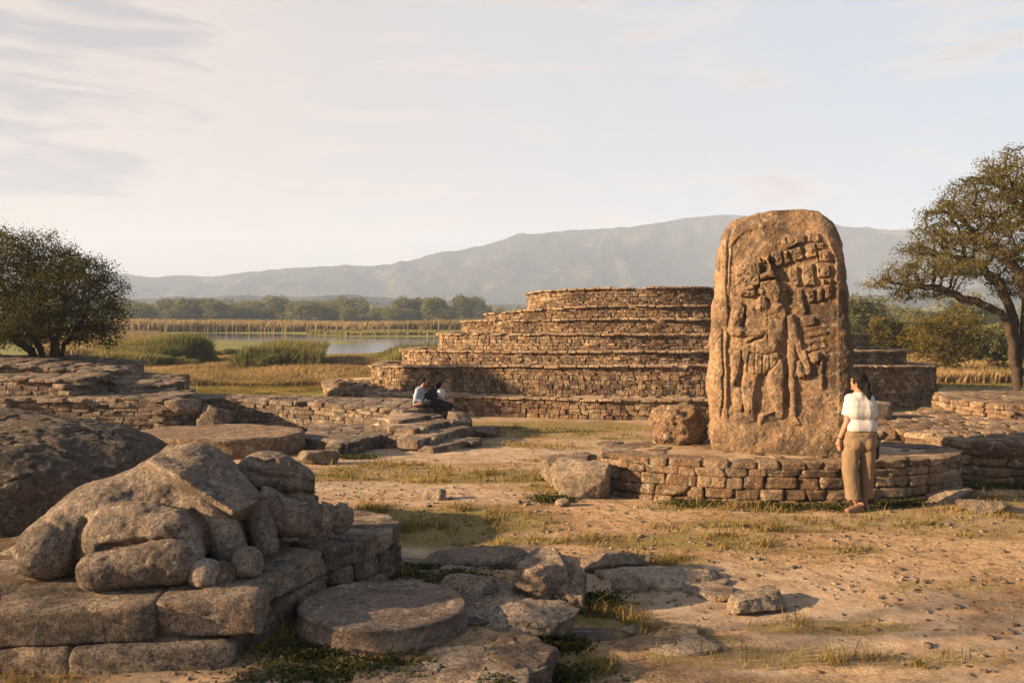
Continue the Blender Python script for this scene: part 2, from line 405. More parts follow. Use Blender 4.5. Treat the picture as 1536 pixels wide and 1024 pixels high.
def plain(name, c, rough=.8, nsc=30, var=.25, bump=.0, spec=.3, bsc=60, bdist=.01, trans=0.0):
    m, t, N, L = nt(name); tc = N.new('ShaderNodeTexCoord'); co = tc.outputs['Object']
    n = noise(N, L, co, nsc, 5, .6); r = ramp(N, [(.2, 1-var), (.8, 1+var)]); L.new(n.outputs[0], r.inputs[0])
    cc = mix(N, L, 1.0, c, r.outputs[0], 'MULTIPLY')
    p = N.new('ShaderNodeBsdfPrincipled'); p.inputs['Roughness'].default_value = rough; p.inputs['Specular IOR Level'].default_value = spec; L.new(cc, p.inputs['Base Color'])
    if bump:
        b = N.new('ShaderNodeBump'); b.inputs['Strength'].default_value = bump; b.inputs['Distance'].default_value = bdist; L.new(noise(N, L, co, bsc, 6, .65, .6).outputs[0], b.inputs['Height']); L.new(b.outputs[0], p.inputs['Normal'])
    o = N.new('ShaderNodeOutputMaterial'); L.new(p.outputs[0], o.inputs[0]); MAT[name] = m; return m
def leaf_mat(name, c0, c1, c2, trans=.45, rough=.6, clump=.6):
    """leaf colour runs c0..c2 by the per-leaf tint; light passes through"""
    m, t, N, L = nt(name)
    at = N.new('ShaderNodeAttribute'); at.attribute_name = 'tint'; sp = N.new('ShaderNodeSeparateColor'); L.new(at.outputs['Color'], sp.inputs[0])
    tc = N.new('ShaderNodeTexCoord'); n = noise(N, L, tc.outputs['Object'], clump, 3, .5)
    v = mth(N, L, 'ADD', mth(N, L, 'MULTIPLY', sp.outputs[0], .6), mth(N, L, 'MULTIPLY_ADD', n.outputs[0], 1.2, -.4), clamp=True)
    r = ramp(N, [(0, c0), (.5, c1), (1, c2)]); L.new(v, r.inputs[0])
    d = N.new('ShaderNodeBsdfDiffuse'); L.new(r.outputs[0], d.inputs[0]); tr = N.new('ShaderNodeBsdfTranslucent'); L.new(r.outputs[0], tr.inputs[0])
    g = N.new('ShaderNodeBsdfGlossy'); g.inputs['Roughness'].default_value = .45
    a = N.new('ShaderNodeMixShader'); a.inputs[0].default_value = trans; L.new(d.outputs[0], a.inputs[1]); L.new(tr.outputs[0], a.inputs[2])
    o = N.new('ShaderNodeOutputMaterial'); L.new(a.outputs[0], o.inputs[0]); MAT[name] = m; return m

stone_mat('masonry', [(.15, .082, .042), (.27, .17, .095), (.42, .30, .185)], 1.0, .25, bump=.7, ochre=.35)
stone_mat('mound_stone', [(.13, .072, .038), (.27, .168, .092), (.45, .315, .19)], .8, .2, bump=.7, ochre=.3, bd=.025)
stone_mat('grey_masonry', [(.13, .088, .06), (.25, .178, .12), (.40, .30, .21)], .9, .45, bump=.7, ochre=.18)
stone_mat('near_stone', [(.17, .112, .074), (.33, .24, .165), (.50, .39, .28)], 1.3, .45, bump=.85, ochre=.35, bd=.02, fine=1.3)
stone_mat('rock', [(.18, .12, .078), (.32, .235, .16), (.46, .36, .26)], 1.5, .3, bump=.8, ochre=.25, bd=.018, fine=1.2)
stone_mat('sculpture', [(.17, .122, .088), (.31, .235, .17), (.46, .365, .28)], 1.9, .35, bump=.8, ochre=.16, bd=.016, fine=1.5)
stone_mat('boulder', [(.11, .078, .055), (.22, .16, .11), (.38, .285, .20)], 1.1, .4, bump=.9, ochre=.2, bd=.025, fine=1.6)
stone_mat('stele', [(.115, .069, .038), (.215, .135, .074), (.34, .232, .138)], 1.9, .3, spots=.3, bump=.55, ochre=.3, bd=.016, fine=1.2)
stone_mat('disc', [(.16, .11, .08), (.24, .172, .125), (.32, .24, .18)], 1.3, .3, bump=.6, ochre=.3, bd=.012, fine=1.5)
plain('mortar', (.12, .08, .05), .95, 9, .4, .8, .1, 20, .03)
plain('dusty_top', (.34, .24, .16), .95, 6, .35, .8, .1, 14, .03)
plain('bark', (.06, .042, .028), .9, 12, .4, .9, .15, 18, .04)
plain('bark_dark', (.045, .032, .022), .9, 12, .4, .6, .15, 18, .03)

def ground_mat():
    m, t, N, L = nt('ground_dirt')
    tc = N.new('ShaderNodeTexCoord'); co = tc.outputs['Object']
    at = N.new('ShaderNodeAttribute'); at.attribute_name = 'tint'; sp = N.new('ShaderNodeSeparateColor'); L.new(at.outputs['Color'], sp.inputs[0])   # r grass, g worn pale limestone, b marsh
    n1 = noise(N, L, co, .55, 8, .62, .3); dirt = ramp(N, [(.30, (.17, .10, .045)), (.46, (.35, .22, .115)), (.68, (.50, .345, .20))]); L.new(n1.outputs[0], dirt.inputs[0]); c = dirt.outputs[0]
    n2 = noise(N, L, co, 7, 9, .75); r2 = ramp(N, [(.40, .45), (.52, 1.0), (.75, 1.25)]); L.new(n2.outputs[0], r2.inputs[0]); c = mix(N, L, .8, c, r2.outputs[0], 'MULTIPLY')
    n2 = noise(N, L, co, 45, 6, .7); r2 = ramp(N, [(.40, .35), (.5, 1.0), (.66, 1.35)]); L.new(n2.outputs[0], r2.inputs[0]); c = mix(N, L, .7, c, r2.outputs[0], 'MULTIPLY')
    pale = noise(N, L, co, 3.2, 7, .7, .5); pr = ramp(N, [(.38, (.26, .18, .115)), (.6, (.50, .38, .265))]); L.new(pale.outputs[0], pr.inputs[0])
    c = mix(N, L, sp.outputs[1], c, pr.outputs[0])
    # dead litter / dry grass soil
    gn = noise(N, L, co, 2.4, 8, .75, .6); gr = ramp(N, [(.3, (.13, .085, .035)), (.5, (.23, .165, .06)), (.7, (.17, .155, .05))]); L.new(gn.outputs[0], gr.inputs[0])
    gm = mth(N, L, 'MULTIPLY', sp.outputs[0], 1.0); gnn = noise(N, L, co, 9, 6, .75)
    gm = mth(N, L, 'SUBTRACT', mth(N, L, 'ADD', gm, mth(N, L, 'MULTIPLY_ADD', gnn.outputs[0], 1.1, -.55)), .22, clamp=True); gm = mth(N, L, 'MULTIPLY', gm, 2.0, clamp=True)
    c = mix(N, L, gm, c, gr.outputs[0])
    ln = noise(N, L, co, .25, 6, .7); lr = ramp(N, [(.3, (.12, .125, .03)), (.6, (.20, .19, .055)), (.8, (.27, .2, .08))]); L.new(ln.outputs[0], lr.inputs[0])
    c = mix(N, L, sp.outputs[2], c, lr.outputs[0])
    h = mth(N, L, 'ADD', noise(N, L, co, 3, 10, .7).outputs[0], mth(N, L, 'MULTIPLY', noise(N, L, co, 30, 8, .75).outputs[0], .35))
    b = N.new('ShaderNodeBump'); b.inputs['Strength'].default_value = .9; b.inputs['Distance'].default_value = .05; L.new(h, b.inputs['Height'])
    p = N.new('ShaderNodeBsdfPrincipled'); p.inputs['Roughness'].default_value = .97; p.inputs['Specular IOR Level'].default_value = .15
    L.new(c, p.inputs['Base Color']); L.new(b.outputs[0], p.inputs['Normal']); o = N.new('ShaderNodeOutputMaterial'); L.new(p.outputs[0], o.inputs[0]); MAT['ground'] = m
ground_mat()
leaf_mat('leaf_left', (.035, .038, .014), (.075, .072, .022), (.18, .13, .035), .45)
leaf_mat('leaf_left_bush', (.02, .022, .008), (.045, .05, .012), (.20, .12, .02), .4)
leaf_mat('leaf_right', (.065, .062, .02), (.13, .115, .03), (.25, .18, .05), .5)
leaf_mat('leaf_bush', (.05, .045, .01), (.13, .105, .02), (.26, .17, .03), .5)
leaf_mat('leaf_far', (.07, .085, .035), (.145, .145, .055), (.30, .23, .08), .35, clump=.35)
leaf_mat('reed_green', (.07, .085, .03), (.16, .155, .055), (.32, .245, .10), .4, clump=.12)
leaf_mat('reed_gold', (.12, .105, .045), (.25, .185, .085), (.38, .28, .14), .4, clump=.1)
leaf_mat('grass_gold', (.15, .115, .045), (.27, .19, .085), (.40, .28, .14), .4, clump=.3)
leaf_mat('grass_near', (.06, .065, .018), (.20, .145, .05), (.38, .27, .11), .35, clump=1.2)
leaf_mat('litter', (.05, .03, .015), (.13, .08, .035), (.28, .19, .09), .1, clump=5)
leaf_mat('weed', (.025, .032, .012), (.055, .06, .02), (.14, .11, .04), .3, clump=3)

# ------------------------------------------------------------------ terrain
def Z0(y): return np.interp(y, [-60, 11, 27, 60, 90, 3000], [0, 0, -.96, -.96, -1.15, -1.15])
def terrace(x, y):
    return .13*sstep((.05+(y-5)*.13-x)/.25+.5)*sstep((8.2-y)/.8)
WATER_Z = -1.3
def Wp(px, py, z):     # pixel and height -> world
    Y = (CAM_Z-z)*F_PX/(py-HOR); return ((px-CX)/F_PX*Y, Y, z)
def at(px, py, Y): return np.array(((px-CX)/F_PX*Y, Y, CAM_Z-(py-HOR)/F_PX*Y))
def G(px, py):         # pixel -> point on the bare ground
    k = (py-HOR)/F_PX; lo, hi = 1.0, 3000.
    for _ in range(50):
        m = (lo+hi)/2
        if CAM_Z-k*m > float(Z0(m)): lo = m
        else: hi = m
    return ((px-CX)/F_PX*lo, lo, float(Z0(lo)))
LAKE = [Wp(*p, WATER_Z)[:2] for p in [(238, 501), (300, 499.5), (430, 500.5), (520, 505), (700, 505.5), (900, 504), (1000, 509), (900, 520), (720, 521), (655, 521), (590, 524), (545, 531), (482, 533), (455, 522), (400, 512), (300, 510), (262, 506)]]
ISLE = [Wp(*p, WATER_Z)[:2] for p in [(478, 513), (500, 511.5), (530, 512), (545, 514), (520, 515.5), (490, 515)]]
def lake_sd(x, y): return sdpoly(x, y, LAKE)
def terr(x, y, fine=True):
    x = np.asarray(x, float); y = np.asarray(y, float)
    z = Z0(y)+terrace(x, y)
    w = np.clip(1-(np.hypot(x, y-8)-20)/20, .0, 1)
    z = z+.03*fbm(p3(x*.5, y*.5, 3), 3, 5)*w
    if fine: z = z+.016*fbm(p3(x*2.6, y*2.6, 0), 4, 8)*w+.0*x
    far = (y > 60) & (y < 260)
    if np.any(far):
        sd = lake_sd(x, y); z = np.where(far, z-.55*sstep(-sd/6+.45), z)
        s2 = sdpoly(x, y, ISLE); z = np.where(far & (s2 < 3), z+.5*sstep(-s2/3+.6), z)
    return z
# grass patches given where they lie on the ground (px centre, half width, half height in the photo), strength
GP = [(660, 785, 150, 26, 1.0), (760, 812, 100, 10, .9), (560, 770, 60, 12, .9), (1000, 812, 150, 12, .7), (980, 842, 90, 10, .6), (720, 716, 130, 9, .8), (760, 712, 80, 6, .8), (600, 700, 90, 7, .55),
      (1090, 788, 70, 5, .7), (1100, 822, 60, 6, .6), (500, 712, 40, 8, .6), (820, 640, 160, 9, .9), (900, 655, 130, 5, .5), (1500, 752, 60, 6, .7), (1000, 955, 90, 14, .6), (1130, 985, 150, 16, .5), (1250, 940, 120, 10, .6),
      (850, 690, 60, 5, .5), (840, 735, 60, 9, .8), (900, 925, 60, 16, .8), (860, 1000, 60, 22, .8), (1350, 990, 160, 12, .4), (1420, 880, 120, 12, .45), (1280, 830, 120, 8, .35), (560, 880, 70, 20, .7), (420, 970, 50, 30, .7), (690, 880, 60, 10, .7), (1150, 762, 220, 5, .6)]
_gp = []
for (px, py, w, h, s) in GP:
    c = G(px, py); a = G(px+w, py); b0 = G(px, py-h); b1 = G(px, py+h); _gp.append((c[0], c[1], abs(a[0]-c[0]), (b0[1]-b1[1])/2, s))
def gmask(x, y):
    x = np.asarray(x, float); y = np.asarray(y, float)
    n = fbm(p3(x*.9, y*.9, 1), 4, 21)*.55
    m = np.zeros(x.shape)
    for (cx, cy, a, b, s) in _gp:
        q = ((x-cx)/a)**2+((y-cy)/b)**2
        m = np.maximum(m, s*sstep(1.25-q*.7+n))
    bg = sstep((fbm(p3(x*.35, y*.6, 4), 4, 33)-.08)*4)*.45
    far = sstep((y-26)/6)
    return np.clip(np.maximum(m, bg)*(1-far)+far, 0, 1)
def axis(lo, d0, d1, step, hi, gr=1.07):
    a = list(np.arange(d0, d1+1e-6, step)); s = step
    while a[-1] < hi: s *= gr; a.append(min(hi, a[-1]+s))
    s = step
    while a[0] > lo: s *= gr; a.insert(0, max(lo, a[0]-s))
    return np.array(a)
gx = axis(-2800, -5.5, 9.0, .05, 2800, 1.05); gy = axis(-200, 4.3, 20.0, .055, 3000, 1.035)
X, Y = np.meshgrid(gx, gy); Zg = terr(X, Y)
nx, ny = len(gx), len(gy)
ii = (np.arange(ny-1)[:, None]*nx+np.arange(nx-1)[None]).ravel()
gm_ = gmask(X, Y)
pale_ = sstep((fbm(p3(X*.5, Y*.9, 9), 4, 44)+.05)*3)*.7*(1-gm_)
track = np.exp(-((Y-(36+.02*X))/3.2)**2)*sstep((X-12)/5)      # the dirt path by the right-hand tree
trackl = np.exp(-((Y-29.5)/1.6)**2)*sstep((X+16)/4)*sstep((-3-X)/3)
marsh_ = sstep((Y-27)/5)*(1-np.clip(track+trackl*.8, 0, 1))
gm_ = gm_*(1-.9*np.clip(track+trackl*.7, 0, 1))
gme = mk('ground', np.stack([X, Y, Zg], -1).reshape(-1, 3), np.stack([ii, ii+1, ii+nx+1, ii+nx], -1), True)
set_tint(gme, np.stack([gm_.ravel(), pale_.ravel(), marsh_.ravel(), np.ones(nx*ny)], -1))
ob('ground', gme, MAT['ground'], kind='structure')
# water
def water_mat():
    m, t, N, L = nt('marsh_water'); tc = N.new('ShaderNodeTexCoord')
    p = N.new('ShaderNodeBsdfPrincipled'); p.inputs['Base Color'].default_value = (.03, .04, .04, 1); p.inputs['Roughness'].default_value = .08; p.inputs['IOR'].default_value = 1.33; p.inputs['Specular IOR Level'].default_value = .9
    mp = N.new('ShaderNodeMapping'); mp.inputs['Scale'].default_value = (.5, 2, 1); L.new(tc.outputs['Object'], mp.inputs[0])
    b = N.new('ShaderNodeBump'); b.inputs['Strength'].default_value = .04; b.inputs['Distance'].default_value = .03; L.new(noise(N, L, mp.outputs[0], 1.2, 4, .5).outputs[0], b.inputs['Height']); L.new(b.outputs[0], p.inputs['Normal'])
    o = N.new('ShaderNodeOutputMaterial'); L.new(p.outputs[0], o.inputs[0]); MAT['water'] = m
water_mat()
LP = np.array(LAKE); lc = LP.mean(0)
WP_ = inset_poly(LP, -5.0)
V, F = prism(WP_, WATER_Z-.3, WATER_Z); tri = F[1][:len(F[1])//2]
ob('water', mk('water', V, tri, False), MAT['water'], kind='structure')

# ------------------------------------------------------------------ hills
def hills():
    prof = np.array([(-900, 418), (-300, 415), (165, 411), (330, 413), (400, 410), (480, 402), (550, 400), (600, 391), (660, 378), (720, 369), (780, 351), (850, 347), (900, 344), (960, 335), (1050, 328), (1100, 322), (1150, 325), (1250, 336), (1340, 343), (1400, 349), (1536, 366), (1700, 380), (2000, 395), (2600, 410)])
    D = 2000.
    xs = np.linspace(-2600, 2700, 620); vs = np.linspace(0, 1, 70); XX, VV = np.meshgrid(xs, vs)
    YY = 1450+VV*750
    px = CX+XX/D*F_PX
    top = CAM_Z+(HOR-np.interp(px, prof[:, 0], prof[:, 1]))/F_PX*D
    up = sstep(VV/.73)*(VV < .73)+(1-.35*sstep((VV-.73)/.27))*(VV >= .73)
    top = top+(fbm(p3(XX/140, 0, 4), 5, 79, .6)*11)*np.clip(top/60, .25, 1); rid = 1-np.abs(fbm(p3(XX/170, YY/420, 2), 6, 71))*1.5; rid2 = fbm(p3(XX/60, YY/60, 5), 4, 72)
    env = np.sin(np.clip(VV/.73, 0, 1)*math.pi)*.9+.0
    ZZ = -3+(top+3)*up*(1-1.15*env*(1-rid)*1.3)+rid2*5*np.clip(VV*2, 0, 1)*np.clip(top/90, .3, 1)
    # low foothills in front
    n2 = len(xs); i = (np.arange(69)[:, None]*n2+np.arange(n2-1)[None]).ravel()
    me = mk('hills', np.stack([XX, YY, ZZ], -1).reshape(-1, 3), np.stack([i, i+1, i+n2+1, i+n2], -1))
    m, t, N, L = nt('wooded_hill'); tc = N.new('ShaderNodeTexCoord'); co = tc.outputs['Object']
    n = noise(N, L, co, .012, 10, .7); r = ramp(N, [(.38, (.010, .014, .015)), (.52, (.036, .040, .036)), (.68, (.14, .115, .09))]); L.new(n.outputs[0], r.inputs[0])
    b = N.new('ShaderNodeBump'); b.inputs['Strength'].default_value = 1; b.inputs['Distance'].default_value = 30; L.new(noise(N, L, co, .035, 8, .7).outputs[0], b.inputs['Height'])
    p = N.new('ShaderNodeBsdfPrincipled'); p.inputs['Roughness'].default_value = 1; p.inputs['Specular IOR Level'].default_value = 0; L.new(r.outputs[0], p.inputs['Base Color']); L.new(b.outputs[0], p.inputs['Normal'])
    o = N.new('ShaderNodeOutputMaterial'); L.new(p.outputs[0], o.inputs[0])
    ob('hills', me, m, kind='structure')
    # foothills, nearer and lower
    vs = np.linspace(0, 1, 40); XX, VV = np.meshgrid(xs, vs); YY = 900+VV*400
    h = 22+16*fbm(p3(XX/300, 0, 3), 3, 77)+9*sstep((XX-100)/600)
    ZZ = -3+h*np.sin(VV*math.pi)**.8*(1+.35*fbm(p3(XX/70, YY/70, 1), 4, 78))
    i = (np.arange(39)[:, None]*n2+np.arange(n2-1)[None]).ravel()
    ob('foothills', mk('foothills', np.stack([XX, YY, ZZ], -1).reshape(-1, 3), np.stack([i, i+1, i+n2+1, i+n2], -1)), m, kind='structure')
hills()
# ------------------------------------------------------------------ stepped round mound
MC = np.array([5.6, 34.8]); MK = .6
TIERS = [(13.3, -.32, -.42), (11.35, .69, .33), (10.05, 1.12, .94), (8.6, 1.68, 1.58), (7.6, 2.20, 2.08), (6.6, 2.69, 2.36), (4.95, 3.38, 3.20)]
def tier_R(i, th):   # radius scale by angle (th = 0 right, -pi/2 front, pi left)
    R0 = TIERS[i][0]
    if i == 0:
        w = sstep((np.cos(th)-.15)/.5); R0 = R0*(1-w)+11.15*w
    return R0
def ell(i, th, d=0.0):
    Rr = tier_R(i, th)-d
    wob = 1+.008*np.sin(th*7+i)+.006*np.sin(th*13+2*i)
    return MC[0]+Rr*wob*np.cos(th), MC[1]+(Rr*wob)*MK*np.sin(th)
def tier_z(i, x, y):
    th = np.arctan2((y-MC[1])/MK, x-MC[0]); f = np.clip(-np.sin(th), 0, 1)**1.5
    z = TIERS[i][2]+(TIERS[i][1]-TIERS[i][2])*f
    return z+.035*fbm(p3(x*.7, y*.7, i*5), 3, 60+i)
mound = thing('stepped_mound', 'broad round stepped mound of rough masonry with seven terraces behind the carved stone', 'ruin', (MC[0], MC[1], -.96))
O = np.array([MC[0], MC[1], -.96])
for i in range(7):
    b = Bag()
    th = np.linspace(math.pi*.88, math.pi*2+.14*math.pi, 440)
    if i == 0: th = np.linspace(math.pi*.93, math.pi*1.99, 420)
    x, y = ell(i, th); path = np.stack([x, y], -1)            # left -> front -> right; outer side is on the right hand
    zb = (lambda X_, Y_: np.full_like(X_, -1.02)) if i == 0 else ((lambda X_, Y_: np.full_like(X_, -1.0)) if i == 1 else (lambda X_, Y_, i=i: tier_z(i-1, X_, Y_)-.05))
    zt = lambda X_, Y_, i=i: tier_z(i, X_, Y_)-.04
    hc = [.16, .145, .125, .13, .125, .125, .13][i]
    b.add(*masonry(path, zb, zt, hc, (.12, .32), .34, seed=100+i, n=3, amp=.14, warp=.17, prot=.012, tilt=.03, batter=.03, k=5.5))
    # coping of flatter stones along the lip
    C = []; H = []; yaw = []; rng = np.random.default_rng(200+i); q = 0; P, Lt = rsmp(path, .05); s = np.linspace(0, Lt, len(P))
    while q < Lt:
        l = rng.uniform(.25, .6); m = q+l/2; q += l
        x0 = np.interp(m, s, P[:, 0]); y0 = np.interp(m, s, P[:, 1]); x1 = np.interp(m+.1, s, P[:, 0]); y1 = np.interp(m+.1, s, P[:, 1])
        tx, ty = x1-x0, y1-y0; tl = math.hypot(tx, ty)+1e-9; tx /= tl; ty /= tl
        if rng.random() < .05: continue
        dd = rng.uniform(.3, .5); C.append((x0-ty*(dd/2-.03), y0+tx*(dd/2-.03), float(tier_z(i, np.array([x0]), np.array([y0]))[0])-.012+rng.normal()*.006)); H.append((l/2*1.02, dd/2+.08, rng.uniform(.03, .045))); yaw.append(math.atan2(ty, tx))
    Vc, Fc, Tc = stones(np.array(C), eul(rng, len(C), .012, np.array(yaw)), np.array(H), 3, 4, .12, .12, seed=i); b.add(Vc, Fc, .78+.22*Tc)  # paler tint paints in the light that catches the terrace lips
    ob('terrace_wall', b.mesh('terrace_wall', False, origin=O), MAT['mound_stone'], mound)
    # earth core behind the facing and the tread
    th = np.linspace(0, 2*math.pi, 200, endpoint=False); xo, yo = ell(i, th, .19)
    V = []; ro = [0, .35, .7, 1.0]
    lo = np.c_[xo, yo, np.full(200, -1.3)]; rings = [lo]
    for f in (0, .25, .55, 1.0):
        if i < 6: ri = TIERS[i+1][0]-.7 if not (i == 0) else 10.4
        else: ri = .02
        xi = MC[0]+ri*np.cos(th); yi = MC[1]+ri*MK*np.sin(th); xx = xo*(1-f)+xi*f; yy = yo*(1-f)+yi*f
        rings.append(np.c_[xx, yy, tier_z(i, xx, yy)-.035+.02*fbm(p3(xx*2, yy*2, i), 3, 9)+.05*f])
    V = np.concatenate(rings); Q = np.array([[r*200+j, r*200+(j+1) % 200, (r+1)*200+(j+1) % 200, (r+1)*200+j] for r in range(len(rings)-1) for j in range(200)])
    ob('terrace_fill', mk('terrace_fill', V-O, Q), MAT['dusty_top'], mound)
# top cobbles, loose stones
b = Bag(); rng = np.random.default_rng(5)
for i in range(7):
    n = 160 if i < 6 else 120
    th = rng.uniform(math.pi*.95, math.pi*2.05, n); fr_ = rng.random(n); C = []; H = []
    for t, f in zip(th, fr_):
        ri = TIERS[i+1][0]+.1 if i < 6 else 1; r_ = ri+(tier_R(i, t)-.4-ri)*f
        x = MC[0]+r_*math.cos(t); y = MC[1]+r_*MK*math.sin(t); C.append((x, y, float(tier_z(i, np.array([x]), np.array([y]))[0]))); s_ = rng.uniform(.04, .11); H.append((s_*1.3, s_, s_*.5))
    b.add(*stones(np.array(C), eul(rng, n, .1, rng.uniform(0, 6, n)), np.array(H), 2, 3, .25, .1, seed=i))
ob('rubble', b.mesh('rubble', origin=O), MAT['mound_stone'], mound, kind='stuff')
# broken masonry spur at the mound's left foot
sp = thing('ruined_wall_stub', 'low broken masonry stub at the left foot of the stepped mound', 'ruin', (-5.6, 31.5, -.96))
pts = [at(492, 600, 31.0)[:2], at(520, 606, 29.8)[:2], at(560, 606, 29.0)[:2], at(618, 606, 28.2)[:2]]
zt = lambda x, y: np.interp(x, [-6.7, -6.2, -5.6, -4.6, -3.4], [-.55, -.2, -.28, -.42, -.5])+.08*fbm(p3(x*2, y*2), 3, 4)
b = Bag(); b.add(*masonry(pts, -1.0, zt, .16, (.15, .34), .4, seed=55, n=3, amp=.25, warp=.25, prot=.05, tilt=.08))
pl = [tuple(p) for p in pts]+[(pts[3][0]+.5, 31.5), (pts[0][0]+.3, 33.5), (pts[0][0]-.2, 32.3)]
b.add(*masonry([pl[5], pl[0]], -1.0, zt, .16, (.15, .34), .4, seed=56, n=3, amp=.25, warp=.25, prot=.05, tilt=.08))
b.add(*paving(pl, lambda x, y: zt(x, y)+.03, .28, .12, 9, 3, .3, tilt=.1, zj=.05))
ob('facing', b.mesh('facing', False, origin=(-5.6, 31.5, -.96)), MAT['mound_stone'], sp)
V, F = prism(inset_poly(pl, .12), -1.2, lambda x, y: zt(x, y)-.06); ob('core', mk('core', V-np.array((-5.6, 31.5, -.96)), F, False), MAT['mortar'], sp)

# ------------------------------------------------------------------ generic low masonry platform
def platform(root, poly, faces, zb, zt, hc, lr, depth, mat, seed, n=4, amp=.15, warp=.18, prot=.03, pave=.45, pthick=.1, core='mortar', k=5, tilt=.03, pave_n=None, fname='facing', inset=.08, psk=.03, pzj=.015, pamp=.15, fr=None, batter=0.03, pinset=.12):
    o = np.array(root.location); b = Bag()
    for f in faces: b.add(*masonry([poly[i % len(poly)] for i in f], zb, zt, hc, lr, depth, seed=seed, n=n, amp=amp, warp=warp, prot=prot, k=k, tilt=tilt, fr=fr, batter=batter)); seed += 1
    ob(fname, b.mesh(fname, n > 5, origin=o), MAT[mat], root)
    ztf = zt if callable(zt) else (lambda x, y: np.zeros_like(x)+zt)
    if pave:
        b = Bag(); b.add(*paving(poly, lambda x, y: ztf(x, y)+.012, pave, pthick, seed+50, pave_n or n, pamp*.7, tilt=.005, skip=psk, zj=pzj*.4, inset=pinset)); ob('paving', b.mesh('paving', n > 5, origin=o), MAT[mat], root)
    zbb = zb if callable(zb) else (lambda x, y: np.zeros_like(x)+zb)
    V, F = prism(inset_poly(poly, inset), lambda x, y: zbb(x, y)-.3, lambda x, y: ztf(x, y)-(.035 if pave else .03)); ob('core', mk('core', V-o, F, False), MAT[core], root)

# stele platform
PC = (3.67, 11.7); PZ = .53
pp = thing('round_platform', 'low oval platform of coursed rubble that carries the tall carved stone', 'platform', (PC[0], PC[1], 0))
th = np.linspace(-math.pi, math.pi, 90, endpoint=False)
pa, pb = 2.47, 1.02
poly = np.stack([PC[0]+pa*np.cos(th)*(1+.02*np.sin(5*th)), PC[1]+pb*np.sin(th)*(1+.02*np.cos(4*th))], -1)
zbP = lambda x, y: Z0(y)-.05
b = Bag(); o = np.array(pp.location)
b.add(*masonry(np.r_[poly, poly[:1]], zbP, PZ-.085, .15, (.2, .42), .34, seed=11, n=9, amp=.17, warp=.15, prot=.006, k=6, tilt=.015, fr=8, psplit=.15, chips=(1.1, 1.6)))
b.add(*masonry(np.r_[poly, poly[:1]], PZ-.09, PZ+.006, .1, (.24, .46), .42, seed=17, n=9, amp=.2, warp=.12, prot=.006, k=6, tilt=.015, fr=7))
ob('facing', b.mesh('facing', origin=o), MAT['masonry'], pp)
rr = np.linspace(0, 1, 30); TH, RR = np.meshgrid(th, rr); xx = PC[0]+(pa-.12)*RR*np.cos(TH); yy = PC[1]+(pb-.12)*RR*np.sin(TH)
zz = PZ-.01+.02*fbm(p3(xx*3, yy*3, 1), 4, 3)+.02*(1-RR**2)
V = np.r_[np.stack([xx, yy, zz], -1).reshape(-1, 3), np.stack([xx[-1], yy[-1], np.full(90, -.4)], -1)]
Q = np.array([[r*90+j, r*90+(j+1) % 90, (r+1)*90+(j+1) % 90, (r+1)*90+j] for r in range(30) for j in range(90)])
me = mk('platform_top', V-o, Q[:, ::-1]); set_tint(me, np.tile([0.02, .5, 0, 1], (len(V), 1))); ob('platform_top', me, MAT['ground'], pp)
b = Bag(); rng = np.random.default_rng(3); n = 26; C = np.c_[rng.uniform(1.6, 5.8, n), rng.uniform(10.95, 12.3, n), np.full(n, PZ+.0)]
k_ = ((C[:, 0]-PC[0])/2.3)**2+((C[:, 1]-PC[1])/.9)**2 < 1; C = C[k_]; n = len(C); s_ = rng.uniform(.03, .12, n); b.add(*stones(C, eul(rng, n, .05, rng.uniform(0, 6, n)), np.c_[s_*1.4, s_, np.full(n, .022)], 5, 3.5, .3, .3, fr=12, seed=4))
ob('loose_stones', b.mesh('loose_stones', origin=o), MAT['masonry'], pp, kind='stuff')

# right-hand ruin: broad paved wall with a second level
rw = thing('paved_ruin', 'wide low ruin with irregular paved top on the right behind the woman', 'ruin', (8, 14, 0))
poly = [(5.2, 13.75), (6.25, 13.6), (6.6, 12.95), (7.0, 12.45), (8.2, 12.35), (11.5, 12.2), (12.5, 16.5), (8.1, 16.9), (7.6, 16.2), (6.4, 15.9), (5.3, 15.8)]
zr = lambda x, y: np.interp(y, [12, 13, 16, 18], [.50, .515, .56, .5])+.03*fbm(p3(x, y), 3, 12)
platform(rw, poly, [(0, 1, 2), (2, 3, 4, 5), (5, 6), (6, 7, 8, 9, 10), (10, 11)], lambda x, y: Z0(y)-.06, zr, .16, (.22, .5), .4, 'masonry', 300, n=6, pave=.30, pthick=.13, amp=.3, pzj=.02, warp=.25, pamp=.3, k=4.5, prot=.02, fr=5)
poly = [(8.2, 15.6), (8.7, 14.95), (9.7, 14.9), (13.0, 14.7), (13.5, 18), (8.8, 17.6), (8.2, 16.6)]
r2 = thing('upper_ruin_tier', 'raised second tier of small stones on the paved ruin beneath the large tree', 'ruin', (10, 16, .5))
platform(r2, poly, [(6, 0, 1, 2, 3), (3, 4), (4, 5, 6)], .42, lambda x, y: .80+.02*fbm(p3(x, y), 3, 2)+0*x, .11, (.16, .36), .35, 'masonry', 320, n=4, pave=.36, pthick=.1, amp=.2)
ob('stone_block', *(lambda V, F, T: (mk('stone_block', V, F, True, T), MAT['rock']))(*stones([(0, 0, .14)], [rotz(.15)], [(.30, .22, .15)], 14, 7, .08, .12, 5, 3)), None, 'squared stone block set on the paved ruin just right of the woman\'s shoulder', 'stone block', loc=(6.33, 15.1, .55))

